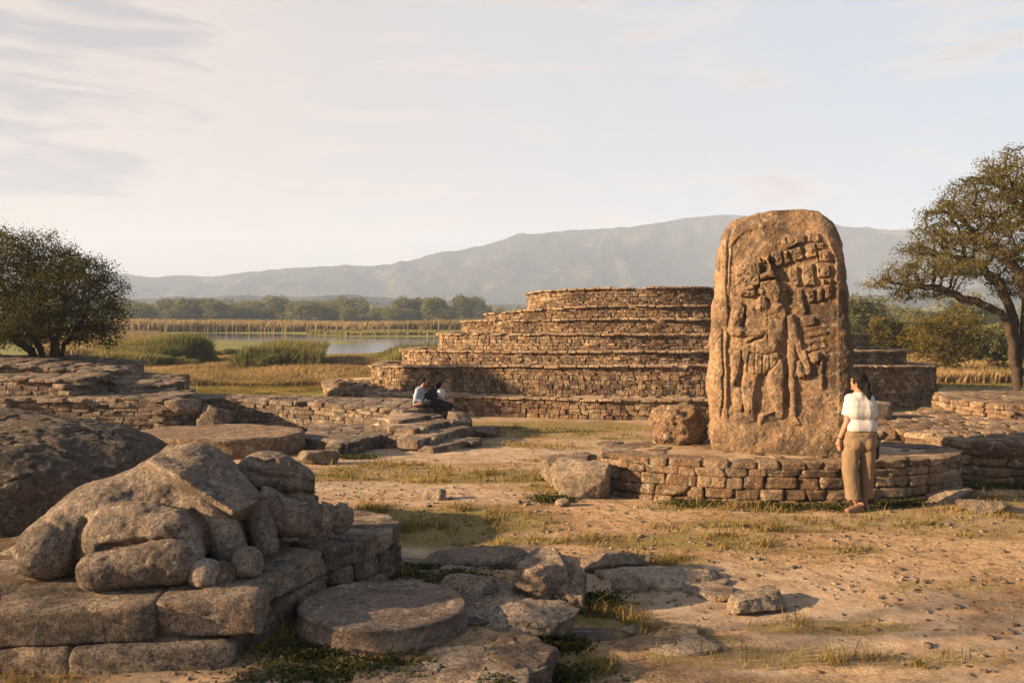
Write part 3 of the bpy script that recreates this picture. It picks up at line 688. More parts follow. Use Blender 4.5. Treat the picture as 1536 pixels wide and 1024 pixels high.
# left mid wall with stair
lwp = [G(205, 641)[:2], G(330, 643)[:2], G(470, 647)[:2], (-2.55, 20.3), (-1.55, 21.3), (-2.3, 23.2), (-10.5, 25.0), (-10.6, 23.4)]
lw = thing('terrace_retaining_wall', 'long low coursed rubble wall running left from the small stone stair', 'wall', (-6, 21.5, -.6))
zl = lambda x, y: np.full_like(x, .09)+.012*fbm(p3(x*.8, y*.8), 3, 31)
platform(lw, lwp, [(0, 1, 2, 3, 4), (4, 5), (5, 6), (6, 7, 0)], lambda x, y: Z0(y)-.06, zl, .13, (.2, .46), .38, 'grey_masonry', 400, n=5, pave=.42, pthick=.12, amp=.16, warp=.14, k=7, pzj=.006, fr=4, pamp=.12, prot=.01, tilt=.012)
st = thing('stone_stair', 'short flight of worn stone steps below the two seated visitors', 'stair', (-1.6, 18.4, -.4))
o = np.array(st.location)
def edge(pl, pr, z): return np.array(Wp(*pl, z)), np.array(Wp(*pr, z))
steps = [((663, 669), (715, 658), -.25), ((637, 658), (698, 642), -.135), ((623, 643), (682, 629), -.025), ((598, 630), (658, 621), .055)]
for k_, (a, c, z) in enumerate(steps):
    A_, B_ = edge(a, c, z); d = (B_-A_)[:2]; L_ = np.linalg.norm(d); d /= L_; bk = np.array([-d[1], d[0]]); back = 1.0
    P0, P1 = A_[:2], B_[:2]; P2 = P1+bk*back; P3 = P0+bk*back
    rng = np.random.default_rng(500+k_); b = Bag()
    b.add(*masonry([P0-bk*.0, P1], lambda x, y: np.full_like(x, z-.19), z-.002, .19, (.45, .8), .5, seed=510+k_, n=14, amp=.16, warp=.05, prot=.004, k=7, fr=7, tilt=.006, psplit=0))
    b.add(*masonry([P3, P0+(P1-P0)*.06], lambda x, y: Z0(y)-.08, z-.01, .15, (.2, .4), .35, seed=520+k_, n=8, amp=.3, warp=.2, prot=.015, k=4.5, fr=6))
    b.add(*masonry([P1, P2], lambda x, y: Z0(y)-.08, z-.01, .15, (.2, .4), .35, seed=530+k_, n=8, amp=.3, warp=.2, prot=.015, k=4.5, fr=6))
    e = [b.mesh('step', origin=o)]
    s_ = ob('step', e[0], MAT['grey_masonry'], st)
    V, F = prism(inset_poly([P0, P1, P2, P3], .10), -.8, z-.012); ob('tread_fill', mk('tread_fill', V-o, F, False), MAT['dusty_top'], s_)
# stub at stair side, low ledge, small blocks
rock('cheek_block', at(680, 634, 20.5), (.26, .42, .30), 7, .5, 16, 6, .15, .12, 3, st, MAT['boulder'])
bpy.data.objects['cheek_block'].location = tuple(np.array([-1.30, 20.35, -.50])-o)
rock('rock', (-.75, 20.7, -.6), (.5, .28, .13), 9, .3, 16, 5, .2, .15, 3, None, MAT['grey_masonry'], label='flat grey slab lying on the ground at the right foot of the stair', cat='rock')
le = thing('low_ledge', 'low lit masonry ledge in front of the long wall, left of the stair', 'ledge', (-3.6, 17.5, -.4))
poly = [(-4.45, 17.6), (-4.05, 16.9), (-3.2, 16.2), (-2.45, 18.3), (-2.6, 20.2), (-4.6, 20.0)]
platform(le, poly, [(0, 1, 2), (2, 3, 4), (4, 5), (5, 0)], lambda x, y: Z0(y)-.06, lambda x, y: np.interp(y, [16, 18.5, 20.5], [-.03, -.17, -.2]), .12, (.18, .42), .35, 'grey_masonry', 430, n=5, pave=.4, pthick=.1, amp=.16, fr=4, warp=.14, k=7, pzj=.006, pamp=.12, prot=.01, tilt=.012)
rock('rock', (-3.42, 14.95, -.24), (.36, .26, .12), 19, .3, 16, 6, .15, .12, 2, None, MAT['grey_masonry'], label='small squared grey block between round altar slab and low ledge', cat='rock')
# left stepped ruin
zd = lambda x, y: Z0(y)-.06
for nm, lab, poly, zt_, z_b, sd, mat in [
    ('ruin_terrace', 'uppermost rear terrace of the stepped grey ruin below the left tree', [(-22, 23.3), (-13.2, 23.1), (-11.25, 23.0), (-11.0, 24.2), (-12, 28), (-22, 28)], lambda x, y: np.interp(x, [-20, -14, -11], [1.12, 1.02, .80])+.05*fbm(p3(x, y), 3, 4), zd, 600, 'grey_masonry'),
    ('ruin_terrace', 'dark thin-coursed middle terrace of the left ruin, stepping down toward the lawn', [(-11.6, 22.6), (-10.2, 22.5), (-9.25, 22.7), (-9.2, 23.8), (-9.8, 26), (-12, 26)], lambda x, y: np.interp(x, [-12, -9], [.70, .48])+.05*fbm(p3(x, y), 3, 5), zd, 620, 'grey_masonry'),
    ('ruin_terrace', 'front terrace of the left ruin with pale stones, behind the big dark boulder', [(-20, 21.2), (-13, 21.3), (-10.9, 21.2), (-10.6, 22.2), (-11, 23.5), (-20, 23.5)], lambda x, y: .78+.04*fbm(p3(x, y), 3, 6)+0*x, zd, 640, 'grey_masonry'),
    ('ruin_terrace', 'lowest shadowed step of the left ruin, at its right end', [(-12.5, 20.7), (-10, 20.8), (-8.45, 20.9), (-8.3, 21.9), (-8.6, 23.2), (-12.5, 23.2)], lambda x, y: .33+.03*fbm(p3(x, y), 3, 7)+0*x, zd, 660, 'grey_masonry')]:
    t_ = thing(nm, lab, 'ruin', (np.mean([p[0] for p in poly]), np.mean([p[1] for p in poly]), -.7), 'stepped terraces of the left ruin')
    platform(t_, poly, [(0, 1, 2), (2, 3, 4), (5, 0)], z_b, zt_, .11, (.22, .6), .35, mat, sd, n=4, pave=.5, pthick=.1, amp=.16, warp=.16, k=6, pzj=.012, fr=3.5, prot=.018, tilt=.015)
rock('rock', (-8.05, 20.9, -.05), (.38, .3, .19), 21, .1, 16, 6, .12, .14, 3, None, MAT['boulder'], label='dark squared block at the right end of the lowest left ruin step', cat='rock')
rock('rock', (-11.0, 22.35, .62), (.52, .3, .12), 22, .05, 14, 7, .1, .1, 2, None, MAT['boulder'], label='dark oblong block lying between the upper terraces of the left ruin', cat='rock')
rock('rock', (-7.35, 21.0, -.55), (.42, .4, .35), 23, .4, 16, 4, .25, .2, 4, None, MAT['grey_masonry'], label='rough grey rubble lump where the left ruin meets the long wall', cat='rock')
# round altar slab (far)
def disc(name, c, a, b_, h, mat, seed, label, cat, n=160, rnd=.04, chips=.03):
    th = np.linspace(0, 2*math.pi, n, endpoint=False); rings = []
    edge_ = 1+chips*fbm(p3(np.cos(th)*1.6, np.sin(th)*1.6, seed), 4, seed)
    prof = [(0.001, h)]+[(r, h) for r in np.linspace(.04, .95, 26)]+[(1-rnd*.6, h-rnd*.12*a), (1-rnd*.2, h-rnd*.5*a), (1, h-rnd*a)]+[(1.0-.012*math.sin(q*7), h-rnd*a-(h-rnd*a)*q) for q in np.linspace(.05, 1, 14)]
    for (r, z) in prof: rings.append(np.c_[a*r*edge_*np.cos(th), b_*r*edge_*np.sin(th), np.full(n, z)])
    V = np.concatenate(rings); R_ = np.concatenate([np.full(n, p[0]) for p in prof]); 
    d = fbm(V*np.array([3., 3, 4])+seed, 5, seed)
    V[:, 2] += np.where(V[:, 2] > h*.95, d*.028, 0); rad = np.where(V[:, 2] < h-.012, d*.03+.012*fbm(V*13, 4, seed), 0)
    q = V[:, :2]/(np.linalg.norm(V[:, :2], axis=1, keepdims=True)+1e-6); V[:, :2] += q*rad[:, None]
    Q = np.array([[r*n+j, (r+1)*n+j, (r+1)*n+(j+1) % n, r*n+(j+1) % n] for r in range(len(prof)-1) for j in range(n)])
    return ob(name, mk(name, V, Q, True, np.full(len(V), .5)), MAT[mat], None, label, cat, loc=tuple(c))
disc('round_altar', (-5.75, 16.75, -.34), 1.68, 1.12, .43, 'masonry', 5, 'large round altar slab with flat dusty top, behind the reclining figure', 'altar')
disc('millstone_slab', (-.93, 6.16, .1), .60, .52, .21, 'disc', 8, 'thick round stone disc lying flat beside the reclining figure\'s platform', 'stone disc', rnd=.018, chips=.02)

# ------------------------------------------------------------------ foreground platform
FP = [(-7, 5.3), (-4.4, 5.42), (-2.9, 5.42), (-1.93, 5.55), (-1.66, 6.1), (-1.42, 6.75), (-1.08, 7.25), (-.98, 7.6), (-1.15, 7.95), (-1.6, 8.15), (-2.6, 8.3), (-7, 9.6)]
fp = thing('foreground_platform', 'low platform of large weathered blocks in the left foreground, under the reclining figure', 'platform', (-3, 6.8, 0))
o = np.array(fp.location); b = Bag()
big = lambda x, y: (.55, 1.0) if y < 5.56 and x < -2.6 else ((.5, .75) if x < -2.0 and y < 5.56 else (.2, .42))
kw = dict(amp=.17, warp=.08, prot=.008, k=7.5, fr=8, tilt=.008, chips=(1.15, 1.6))
b.add(*masonry(FP[0:4], .29, .54, .26, big, .55, seed=713, n=22, **kw))
b.add(*masonry([(p[0]+.03, p[1]-.05) for p in FP[0:4]], -.02, .28, .3, big, .55, seed=709, n=22, **kw))
b.add(*masonry([(-1.97, 5.62)]+FP[4:10], .36, .54, .2, (.22, .42), .5, seed=714, n=16, amp=.2, warp=.12, prot=.014, k=6.5, fr=8, tilt=.015, chips=(1.1, 1.6)))
b.add(*masonry([(-1.97, 5.62)]+FP[4:10], .0, .35, .115, (.14, .34), .45, seed=715, n=12, amp=.22, warp=.16, prot=.02, k=6, fr=8, tilt=.03, chips=(1.1, 1.6)))
ob('facing', b.mesh('facing', origin=o), MAT['near_stone'], fp)
b = Bag(); b.add(*paving(inset_poly(FP, .42), .535, .6, .09, 711, 16, .35, skip=.0, fr=5, tilt=.008, zj=.006))
ob('paving', b.mesh('paving', origin=o), MAT['near_stone'], fp)
V, F = prism(inset_poly(FP, .08), -.4, .515); ob('core', mk('core', V-o, F, False), MAT['mortar'], fp)

# ------------------------------------------------------------------ loose rocks
RK = [  # x, y, z base, half sizes, yaw, seed, label, material
    (.30, 7.02, -.05, (.34, .33, .24), -.25, 31, 'upright dark-faced squared rock, tallest of the foreground ground rocks', 'near_stone', 5),
    (.05, 6.28, .02, (.40, .28, .12), -.2, 32, 'grey flat-topped rock between the round disc and the squared dark rock', 'near_stone', 5),
    (.0, 5.56, -.06, (.32, .30, .14), .4, 33, 'brown wedge-shaped rock at the bottom edge, right of the round disc', 'rock', 4),
    (-.26, 8.05, -.01, (.62, .27, .075), .05, 34, 'long flat ledge rock behind the squared dark rock', 'rock', 5),
    (.96, 8.05, -.03, (.32, .19, .10), .2, 35, 'small humped rock in dry grass right of the long ledge rock', 'rock', 4),
    (1.36, 7.62, -.07, (.58, .30, .085), -.1, 36, 'flat pale outcrop in the middle of the bare ground', 'rock', 5),
    (2.0, 6.98, -.03, (.30, .20, .075), .35, 37, 'lone low slab rock on bare earth, rightmost in the foreground', 'rock', 4),
    (-.32, 6.88, .06, (.26, .18, .12), -.2, 38, 'small grey rock touching the back of the flat-topped rock', 'near_stone', 4),
    (.86, 12.25, -.13, (.46, .36, .26), .1, 40, 'smooth pale rock at the platform\'s left end, rear one of the pair', 'rock', 3.2),
    (.93, 11.28, -.06, (.46, .30, .25), -.15, 41, 'rough pale rock at the platform\'s left end, front one of the pair', 'rock', 3.5),
    (5.72, 10.35, -.03, (.28, .2, .09), .1, 42, 'low flat rock on the path to the right of the woman\'s feet', 'boulder', 4),
    (5.6, 11.0, -.03, (.35, .18, .07), .0, 43, 'thin pale slab at the right foot of the round platform', 'rock', 5),
    (-.98, 11.0, -.03, (.16, .12, .09), .0, 44, 'fist-sized brown stone alone on the pale track beyond the grass', 'rock', 4),
    (.62, 10.65, -.02, (.1, .07, .06), .0, 45, 'tiny orange stone in front of the pale rock pair', 'rock', 4),
    (1.0, 7.38, -.02, (.13, .1, .08), .4, 46, 'small stone against the left end of the flat pale outcrop', 'rock', 4),
    (2.15, 18.6, -.5, (.3, .2, .05), .1, 48, 'thin flat stone on the bare court before the mound', 'rock', 4)]
for (x, y, z, h, yw, sd, lab, mt_, k) in RK:
    rock('rock', (x, y, z), h, sd, yw, 40 if y < 9 else 26, k*1.6, .22, .26, 5, None, MAT[mt_], label=lab, cat='rock')
rock('boulder', (2.42, 12.28, PZ-.05), (.43, .30, .30), 61, .1, 34, 2.6, .2, .55, 3, None, MAT['masonry'], label='lumpy knobbly boulder on the platform against the left side of the carved stone', cat='boulder')
# flat slabs in the ground by the disc and on the bare earth
rng = np.random.default_rng(77); spots = []
for (x0, x1, y0, y1, n, z) in [(-1.75, -.55, 5.0, 5.42, 13, .115), (-.65, .1, 4.9, 5.5, 16, .12), (-.5, -.1, 6.4, 6.9, 8, .12), (-1.0, -.2, 7.0, 8.2, 12, .12), (.5, 1.3, 5.9, 6.4, 7, .0), (.9, 1.8, 7.2, 7.9, 8, 0), (5.2, 6.3, 11.2, 11.9, 6, 0)]:
    for i in range(n): spots.append((rng.uniform(x0, x1), rng.uniform(y0, y1), z, rng.uniform(.08, .2)))
b = Bag(); C = np.array([(s[0], s[1], float(terr(s[0], s[1]))+.005) for s in spots]); n = len(C); s_ = np.array([s[3] for s in spots])
b.add(*stones(C, eul(rng, n, .02, rng.uniform(0, 6, n)), np.c_[s_*1.4, s_*.95, np.full(n, .028)], 9, 5, .3, .35, fr=6, seed=77, chips=(.75, 1.2)))
ob('embedded_paving', b.mesh('embedded_paving'), MAT['rock'], None, 'flat worn slabs sunk in the earth around the disc and the foreground rocks', 'paving', kind='stuff')
b = Bag(); n = 9000; x = rng.uniform(-5, 9, n); y = 4.4+rng.gamma(2.2, 3.2, n); keep = (y < 24) & (fbm(p3(x*.8, y*.8, 2), 3, 91) > rng.uniform(-.5, .35, n)); x = x[keep]; y = y[keep]; n = len(x)
s_ = np.clip(rng.lognormal(-4.7, .5, n), .004, .03); C = np.c_[x, y, terr(x, y)+s_*.2]
yw = rng.uniform(0, 6.3, n); cc, ss = np.cos(yw), np.sin(yw); A = np.zeros((n, 3, 3)); A[:, 0, 0] = cc; A[:, 0, 1] = ss; A[:, 1, 0] = -ss; A[:, 1, 1] = cc; A[:, 2, 2] = 1
b.add(*stones(C, A, np.c_[s_*1.4, s_, s_*.6], 2, 3, .3, .2, seed=78))
n = 7000; x = rng.uniform(-5, 9, n); y = 4.4+rng.gamma(2.0, 3.0, n); kp = (y < 20) & (fbm(p3(x*.9, y*.9, 7), 3, 95) > rng.uniform(-.35, .5, n)); x = x[kp]; y = y[kp]; n = len(x)
lv = np.stack([x, y, terr(x, y)+.006], -1); a_ = rng.uniform(0, 6.28, n); l_ = rng.lognormal(-4.1, .5, n)[:, None]; d1 = np.stack([np.cos(a_), np.sin(a_), rng.normal(size=n)*.25], -1)*l_; d2 = np.stack([-np.sin(a_), np.cos(a_), rng.normal(size=n)*.4], -1)*l_*rng.uniform(.12, .5, (n, 1))
tl_ = np.repeat(rng.random(n), 4); ob('leaf_litter', mk('leaf_litter', np.stack([lv-d1, lv+d2, lv+d1, lv-d2], 1).reshape(-1, 3), np.arange(n*4).reshape(-1, 4), False, np.stack([tl_, tl_], -1)), MAT['litter'], None, 'dry leaf litter and twigs strewn over the bare ground', 'leaf litter', kind='stuff')
ob('gravel', b.mesh('gravel'), MAT['rock'], None, 'scattered pebbles and stone chips over the bare ground', 'gravel', kind='stuff')
import bmesh
# ------------------------------------------------------------------ big dark boulder, reclining figure
me = fuse([ellip((0, 0, .5), (1.6, 1.25, 1.25)), ellip((-.6, .2, .7), (1.4, 1.1, 1.1)), ellip((.8, -.15, .3), (.95, 1.0, .85)), ellip((-1.3, 0, .4), (1.1, 1.2, 1.2))], .026, 10)
V = get_v(me); z = V[:, 2]; lim = 1.02+.10*(V[:, 1]+.3)-.10*np.clip(V[:, 0], 0, 2); V[:, 2] = np.where(z > lim, lim+(z-lim)*.42, z); put_v(me, V)
erode(me, .11, .9, 3, 0, 3); erode(me, .022, 3, 5, .018, 5, .02, .010)
set_tint(me, np.full(len(me.vertices), .4))
ob('boulder', me, MAT['boulder'], None, 'huge rounded dark lichen-covered boulder at the left edge behind the reclining figure', 'boulder', loc=(-4.85, 8.35, .05))
scu = thing('reclining_stone_figure', 'weathered stone figure reclining face down with folded leg, on the foreground platform', 'sculpture', (-2.4, 6.3, .55))
so = np.array(scu.location)
def A_(px, py, Y): return at(px, py, Y)-so
def lump(name, prims, amp, fr, seed, vox=.009, sm=8, pits=.018, gash=.016, fine=.014):
    me = fuse(prims, vox, sm); erode(me, amp, fr, seed, pits, 5, gash, fine); set_tint(me, np.full(len(me.vertices), .45)); ob(name, me, MAT['sculpture'], scu)
def hull(pts):
    bm = bmesh.new(); [bm.verts.new(p) for p in pts]; bmesh.ops.convex_hull(bm, input=bm.verts); bmesh.ops.triangulate(bm, faces=bm.faces[:]); bm.verts.index_update()
    V = np.array([v.co for v in bm.verts]); F = np.array([[v.index for v in f.verts] for f in bm.faces]); bm.free(); return V, F
def prj(P):      # where a point of the figure appears when seen from the front, used to lay out its cut grooves
    Wd = P+so; return CX+Wd[..., 0]/Wd[..., 1]*F_PX, HOR+(CAM_Z-Wd[..., 2])/Wd[..., 1]*F_PX
def groove(P, d, line_, depth, w, ymax):
    u, v = prj(P); q = dpoly(u, v, line_, False)*(P[..., 1]+so[1])/F_PX
    return d+depth*np.exp(-(q/w)**2)*(P[..., 1]+so[1] < ymax)
def field_part(name, f, lo, hi, amp, fr, seed, h=.0115, sm=0):
    me = nets(f, lo, hi, h, name); erode(me, amp, fr, seed, .010, 5, .008, .011); set_tint(me, np.full(len(me.vertices), .45)); ob(name, me, MAT['sculpture'], scu)
def f_torso(P):
    c_ = lambda a, b, ra, rb: sd_cap(P, A_(*a), A_(*b), ra, rb)
    d = c_((105, 812, 6.2), (150, 792, 6.35), .27, .32); d = smin(d, c_((150, 790, 6.38), (285, 752, 6.72), .32, .42), .12); d = smin(d, c_((285, 752, 6.72), (372, 802, 6.9), .42, .27), .12)
    d = smin(d, sd_ell(P, A_(74, 824, 6.05), (.22, .25, .22)), .07)
    d = smin(d, c_((305, 765, 6.42), (345, 828, 6.2), .22, .15), .07)
    d = smin(d, sd_ell(P, A_(208, 806, 6.10), (.47, .25, .26)), .05)
    d = smin(d, c_((262, 805, 5.98), (272, 836, 5.92), .20, .165), .06)
    d = smin(d, c_((380, 778, 6.68), (396, 815, 6.55), .155, .11), .04)
    for ln, dp, w, ym in [([(122, 866), (113, 835), (118, 800), (128, 782)], .045, .028, 6.35), ([(311, 868), (316, 825), (308, 790), (292, 768)], .045, .026, 6.3), ([(150, 822), (200, 816), (255, 812), (292, 816)], .05, .024, 6.15),
                          ([(370, 846), (374, 810), (362, 775), (345, 762)], .05, .026, 6.6), ([(62, 775), (85, 790), (98, 820)], .02, .02, 6.1)]: d = groove(P, d, ln, dp, w, ym)
    return np.maximum(d, -(P[..., 2]+.05))
field_part('torso', f_torso, (-1.35, -.75, -.08), (1.35, 1.1, .95), .022, 2.2, 41, .0135)
def f_arm(P):
    d = sd_cap(P, A_(396, 750, 6.78), A_(425, 776, 6.78), .115, .14); d = smin(d, sd_cap(P, A_(425, 776, 6.78), A_(470, 782, 6.86), .14, .15), .05); d = smin(d, sd_cap(P, A_(470, 780, 6.86), A_(508, 778, 7.0), .14, .125), .05)
    for ln in ([(412, 742), (424, 760), (425, 790)], [(478, 742), (482, 765), (476, 800)], [(500, 745), (505, 770), (498, 800)]): d = groove(P, d, ln, .025, .016, 7.2)
    return d
def f_head(P):
    d = sd_ell(P, A_(402, 710, 7.08), (.27, .23, .18)); d = smin(d, sd_ell(P, A_(440, 722, 7.08), (.18, .19, .15)), .06); d = smin(d, sd_ell(P, A_(438, 750, 7.08), (.24, .22, .11)), .03); d = smin(d, sd_cap(P, A_(395, 730, 7.1), A_(345, 745, 7.05), .17, .2), .1)
    for ln in ([(372, 706), (410, 716), (440, 716), (466, 722)], [(425, 738), (450, 736), (474, 742)], [(388, 690), (400, 696), (412, 692)]): d = groove(P, d, ln, .035, .018, 7.4)
    return d
lump('back_slab', [hull([A_(222, 690, 6.36), A_(268, 714, 6.17), A_(352, 768, 6.19), A_(388, 752, 6.45), A_(392, 738, 6.7), A_(325, 668, 6.95), A_(250, 667, 6.85), A_(212, 700, 6.42), A_(272, 735, 6.3), A_(345, 785, 6.35), A_(380, 775, 6.7), A_(240, 700, 6.9)])], .010, 5, 42, .010, 13, pits=.006, gash=.0, fine=.006)
field_part('lower_leg', lambda P: smin(smin(sd_cap(P, A_(140, 856, 5.74), A_(264, 840, 5.88), .118, .158), sd_ell(P, A_(150, 860, 5.75), (.14, .125, .125)), .04), sd_ell(P, A_(262, 836, 5.9), (.2, .17, .165)), .06), A_(90, 900, 5.5), A_(325, 780, 6.15), .018, 3.4, 44, .010)
field_part('forearm', f_arm, A_(370, 830, 6.4), A_(545, 700, 7.3), .018, 3.2, 47, .010)
field_part('head', f_head, A_(310, 800, 6.75), A_(490, 640, 7.5), .02, 3.2, 48, .011)
for i, (px, py, Y, s) in enumerate([(306, 866, 5.85, .10), (337, 864, 5.92, .085), (371, 848, 6.05, .115)]):
    p = at(px, py, Y); rock('stone', (p[0], p[1], .54), (s*1.1, s, s*.95), 80+i, i, 14, 2.4, .12, .2, 1, None, MAT['sculpture'], label=['rounded cobble beside the figure\'s folded leg, leftmost of three', 'smallest rounded cobble, middle one of three by the figure\'s leg', 'rounded cobble under the figure\'s knee, largest of three'][i], cat='stone')
for (px, py, Y, s, sd, lab) in [(412, 812, 6.6, .10, 86, 'small stone under the figure\'s forearm')]:
    pass

# ------------------------------------------------------------------ carved stele
# relief height field, drawn in a grid of cells; x to the right, y down (100 units = 0.348 m)
gx_ = np.arange(40, 640, 2.0); gy_ = np.arange(40, 1010, 2.0); CXg, CYg = np.meshgrid(gx_, gy_)
wx = 5*fbm(p3(CXg/40, CYg/40, 1), 3, 1); wy = 5*fbm(p3(CXg/40, CYg/40, 7), 3, 2); QX = CXg+wx; QY = CYg+wy
Hh = np.zeros_like(CXg)
def up(sd, h, e=5.0):
    global Hh
    Hh = np.maximum(Hh, h*sstep(-sd/e)*(1+.25*sstep(-sd/(e*4))))
def add(sd, h, e=5.0):
    global Hh
    Hh = Hh+h*sstep(-sd/e)
def cut(d, depth, w=3.5):
    global Hh
    Hh = Hh-depth*np.exp(-(d/w)**2)
def PL(*p): return [(a, b) for a, b in p]
def C7(*p): return [(51.2+.5*a, 25.6+.5*b) for a, b in p]
def C8(*p): return [(51.2+.5*a, 512+.5*b) for a, b in p]
def cap(a, b, ra, rb=None):
    rb = ra if rb is None else rb; vx, vy = b[0]-a[0], b[1]-a[1]; t = np.clip(((QX-a[0])*vx+(QY-a[1])*vy)/(vx*vx+vy*vy), 0, 1)
    return np.hypot(QX-a[0]-t*vx, QY-a[1]-t*vy)-(ra+(rb-ra)*t)
def line(P, depth=.018, w=3.2): cut(dpoly(QX, QY, P, False), depth, w)
def el(c, a, b): return (np.hypot((QX-c[0])/a, (QY-c[1])/b)-1)*min(a, b)
P = lambda pts: sdpoly(QX, QY, pts)
# sunk panel between the side borders
pan = PL((165, 195), (215, 150), (330, 120), (430, 130), (500, 170), (535, 260), (540, 420), (545, 700), (540, 880), (160, 880), (150, 600), (158, 330))
Hh += .035*sstep(P(pan)/10)
line(C7((235, 180), (195, 330), (190, 700), (200, 790)), .03, 5); line(C7((150, 270), (130, 470), (110, 640)), .02, 4); line(C7((215, 300), (185, 520)), .02, 4)
line(C8((155, 20), (165, 300), (160, 560), (150, 680)), .03, 5); line(C8((205, 170), (210, 420), (205, 690)), .035, 6)
for k_ in range(9): line(PL((75+3*math.sin(k_), 330+k_*60), (140, 350+k_*60+8*math.sin(k_*2))), .010, 5)
# glyph blocks
GL = [((518, 395), (600, 385), (612, 500), (560, 512), (525, 470)), ((606, 392), (640, 388), (672, 480), (618, 500)), ((645, 385), (735, 360), (760, 455), (690, 475)), ((765, 350), (845, 335), (850, 440), (775, 460)), ((850, 335), (905, 335), (900, 385), (852, 382)),
      ((590, 290), (640, 262), (770, 275), (765, 335), (630, 380), (585, 345)), ((775, 262), (870, 260), (880, 325), (780, 335)), ((645, 520), (712, 505), (722, 650), (690, 670), (655, 640)), ((738, 500), (820, 485), (838, 650), (750, 662)), ((835, 490), (940, 500), (945, 590), (850, 600)),
      ((862, 395), (930, 400), (935, 480), (862, 475)), ((760, 685), (825, 675), (835, 780), (785, 790), (765, 740)), ((845, 670), (885, 668), (895, 770), (850, 775)), ((892, 650), (955, 640), (950, 745), (900, 760)), ((880, 605), (950, 600), (955, 640), (885, 645)), ((840, 440), (858, 440), (860, 480), (842, 480))]
for i, g in enumerate(GL):
    g = C7(*g); s = P(g); up(s, .042, 5)
    c = np.mean(g, 0); a = min(np.ptp([p[0] for p in g]), np.ptp([p[1] for p in g]))/2
    cut(np.abs(el(c, a*.55, a*.5)), .014, 2.6); cut(dpoly(QX, QY, [(c[0]-a*.5, c[1]+a*.15), (c[0], c[1]-a*.1), (c[0]+a*.4, c[1]+a*.3)], False), .012, 2.4)
    up(el((c[0]+a*.1, c[1]-a*.2), a*.2, a*.2), .052, 4)
# second, worn figure's stuff at right
for s in (cap((385, 500), (430, 640), 17, 14), cap((430, 600), (440, 670), 14, 16)): up(s, .05, 7)
for k_ in range(5): up(cap((430, 515+k_*26), (505, 505+k_*24), 10, 9), .012+.008*(k_ % 2), 7)
up(P(C7((620, 870), (680, 860), (715, 990), (700, 1060), (640, 1050))), .05, 7); up(P(C7((700, 690), (745, 680), (775, 850), (745, 880), (710, 800))), .045, 7); up(P(C7((735, 900), (830, 880), (845, 950), (760, 965))), .04, 6)
up(P(C8((780, 180), (880, 170), (870, 230), (830, 270), (790, 240))), .05, 6); up(P(C8((860, 230), (900, 200), (905, 460), (865, 450))), .03, 8)
up(cap((385, 560), (385, 700), 18, 14), .045, 6); up(cap((385, 700), (392, 830), 15, 12), .045, 6); up(P(C8((660, 600), (730, 690), (735, 720), (670, 735), (640, 690), (690, 680))), .05, 6)
up(cap((408, 640), (418, 680), 13, 16), .055, 5)
for k_ in range(4): up(cap((405+k_*12, 660), (400+k_*13, 700-abs(k_-1.5)*6), 4.5, 4), .055, 4)
up(el((350, 900), 60, 45), .012, 20)
# legs
up(cap((238, 665), (225, 775), 36, 28), .06, 12); up(cap((225, 775), (232, 850), 27, 20), .055, 10)
up(cap((325, 650), (330, 760), 38, 32), .065, 12); up(cap((330, 760), (345, 840), 28, 18), .055, 9)
up(P(C8((240, 640), (400, 610), (415, 700), (330, 730), (250, 700))), .05, 7); up(P(C8((420, 650), (600, 600), (620, 570), (620, 610), (480, 670), (440, 770), (420, 720))), .05, 7)
up(el((190, 790), 22, 55), .04, 8)
line(C8((440, 380), (425, 500), (415, 690)), .05, 7)
# hanging cloth at left
up(P(C8((230, 190), (300, 155), (305, 230), (270, 390), (250, 450), (215, 430), (220, 300))), .05, 6)
# torso
up(P(PL((215, 425), (250, 405), (345, 405), (375, 440), (362, 520), (345, 575), (215, 585), (205, 500))), .055, 10)
line(PL((250, 440), (290, 470), (345, 450)), .014, 4); line(PL((300, 470), (300, 560)), .012, 4)
# skirt
up(P(C8((300, 130), (370, 110), (560, 90), (585, 130), (580, 230), (530, 300), (480, 350), (400, 358), (350, 330), (300, 230))), .068, 7)
up(P(C8((370, 165), (470, 185), (560, 150), (585, 95), (560, 85), (500, 165), (380, 140), (320, 150))), .082, 4)
line(C8((360, 185), (480, 198), (560, 170), (590, 120)), .028, 3.5)
line(C8((360, 190), (345, 320), (400, 345), (480, 335), (540, 285), (575, 225)), .022, 3); line(C8((400, 200), (400, 330)), .016, 3); line(C8((455, 205), (455, 335)), .018, 3); line(C8((505, 200), (510, 300)), .014, 3)
up(el((308, 588), 34, 12), .088, 4); up(el((325, 560), 15, 14), .088, 4)
# arms: left arm bent across the belly
up(cap((190, 440), (168, 520), 30, 26), .082, 9); up(cap((168, 520), (262, 530), 25, 16), .085, 7); up(el((272, 528), 20, 15), .09, 5)
for k_ in range(4): line(PL((268+k_*5, 520+k_*1), (286+k_*3, 538-k_*4)), .015, 2)
line(PL((153, 560), (230, 566), (280, 545)), .03, 4); line(C8((210, 190), (320, 130), (410, 80), (460, 65)), .04, 4)
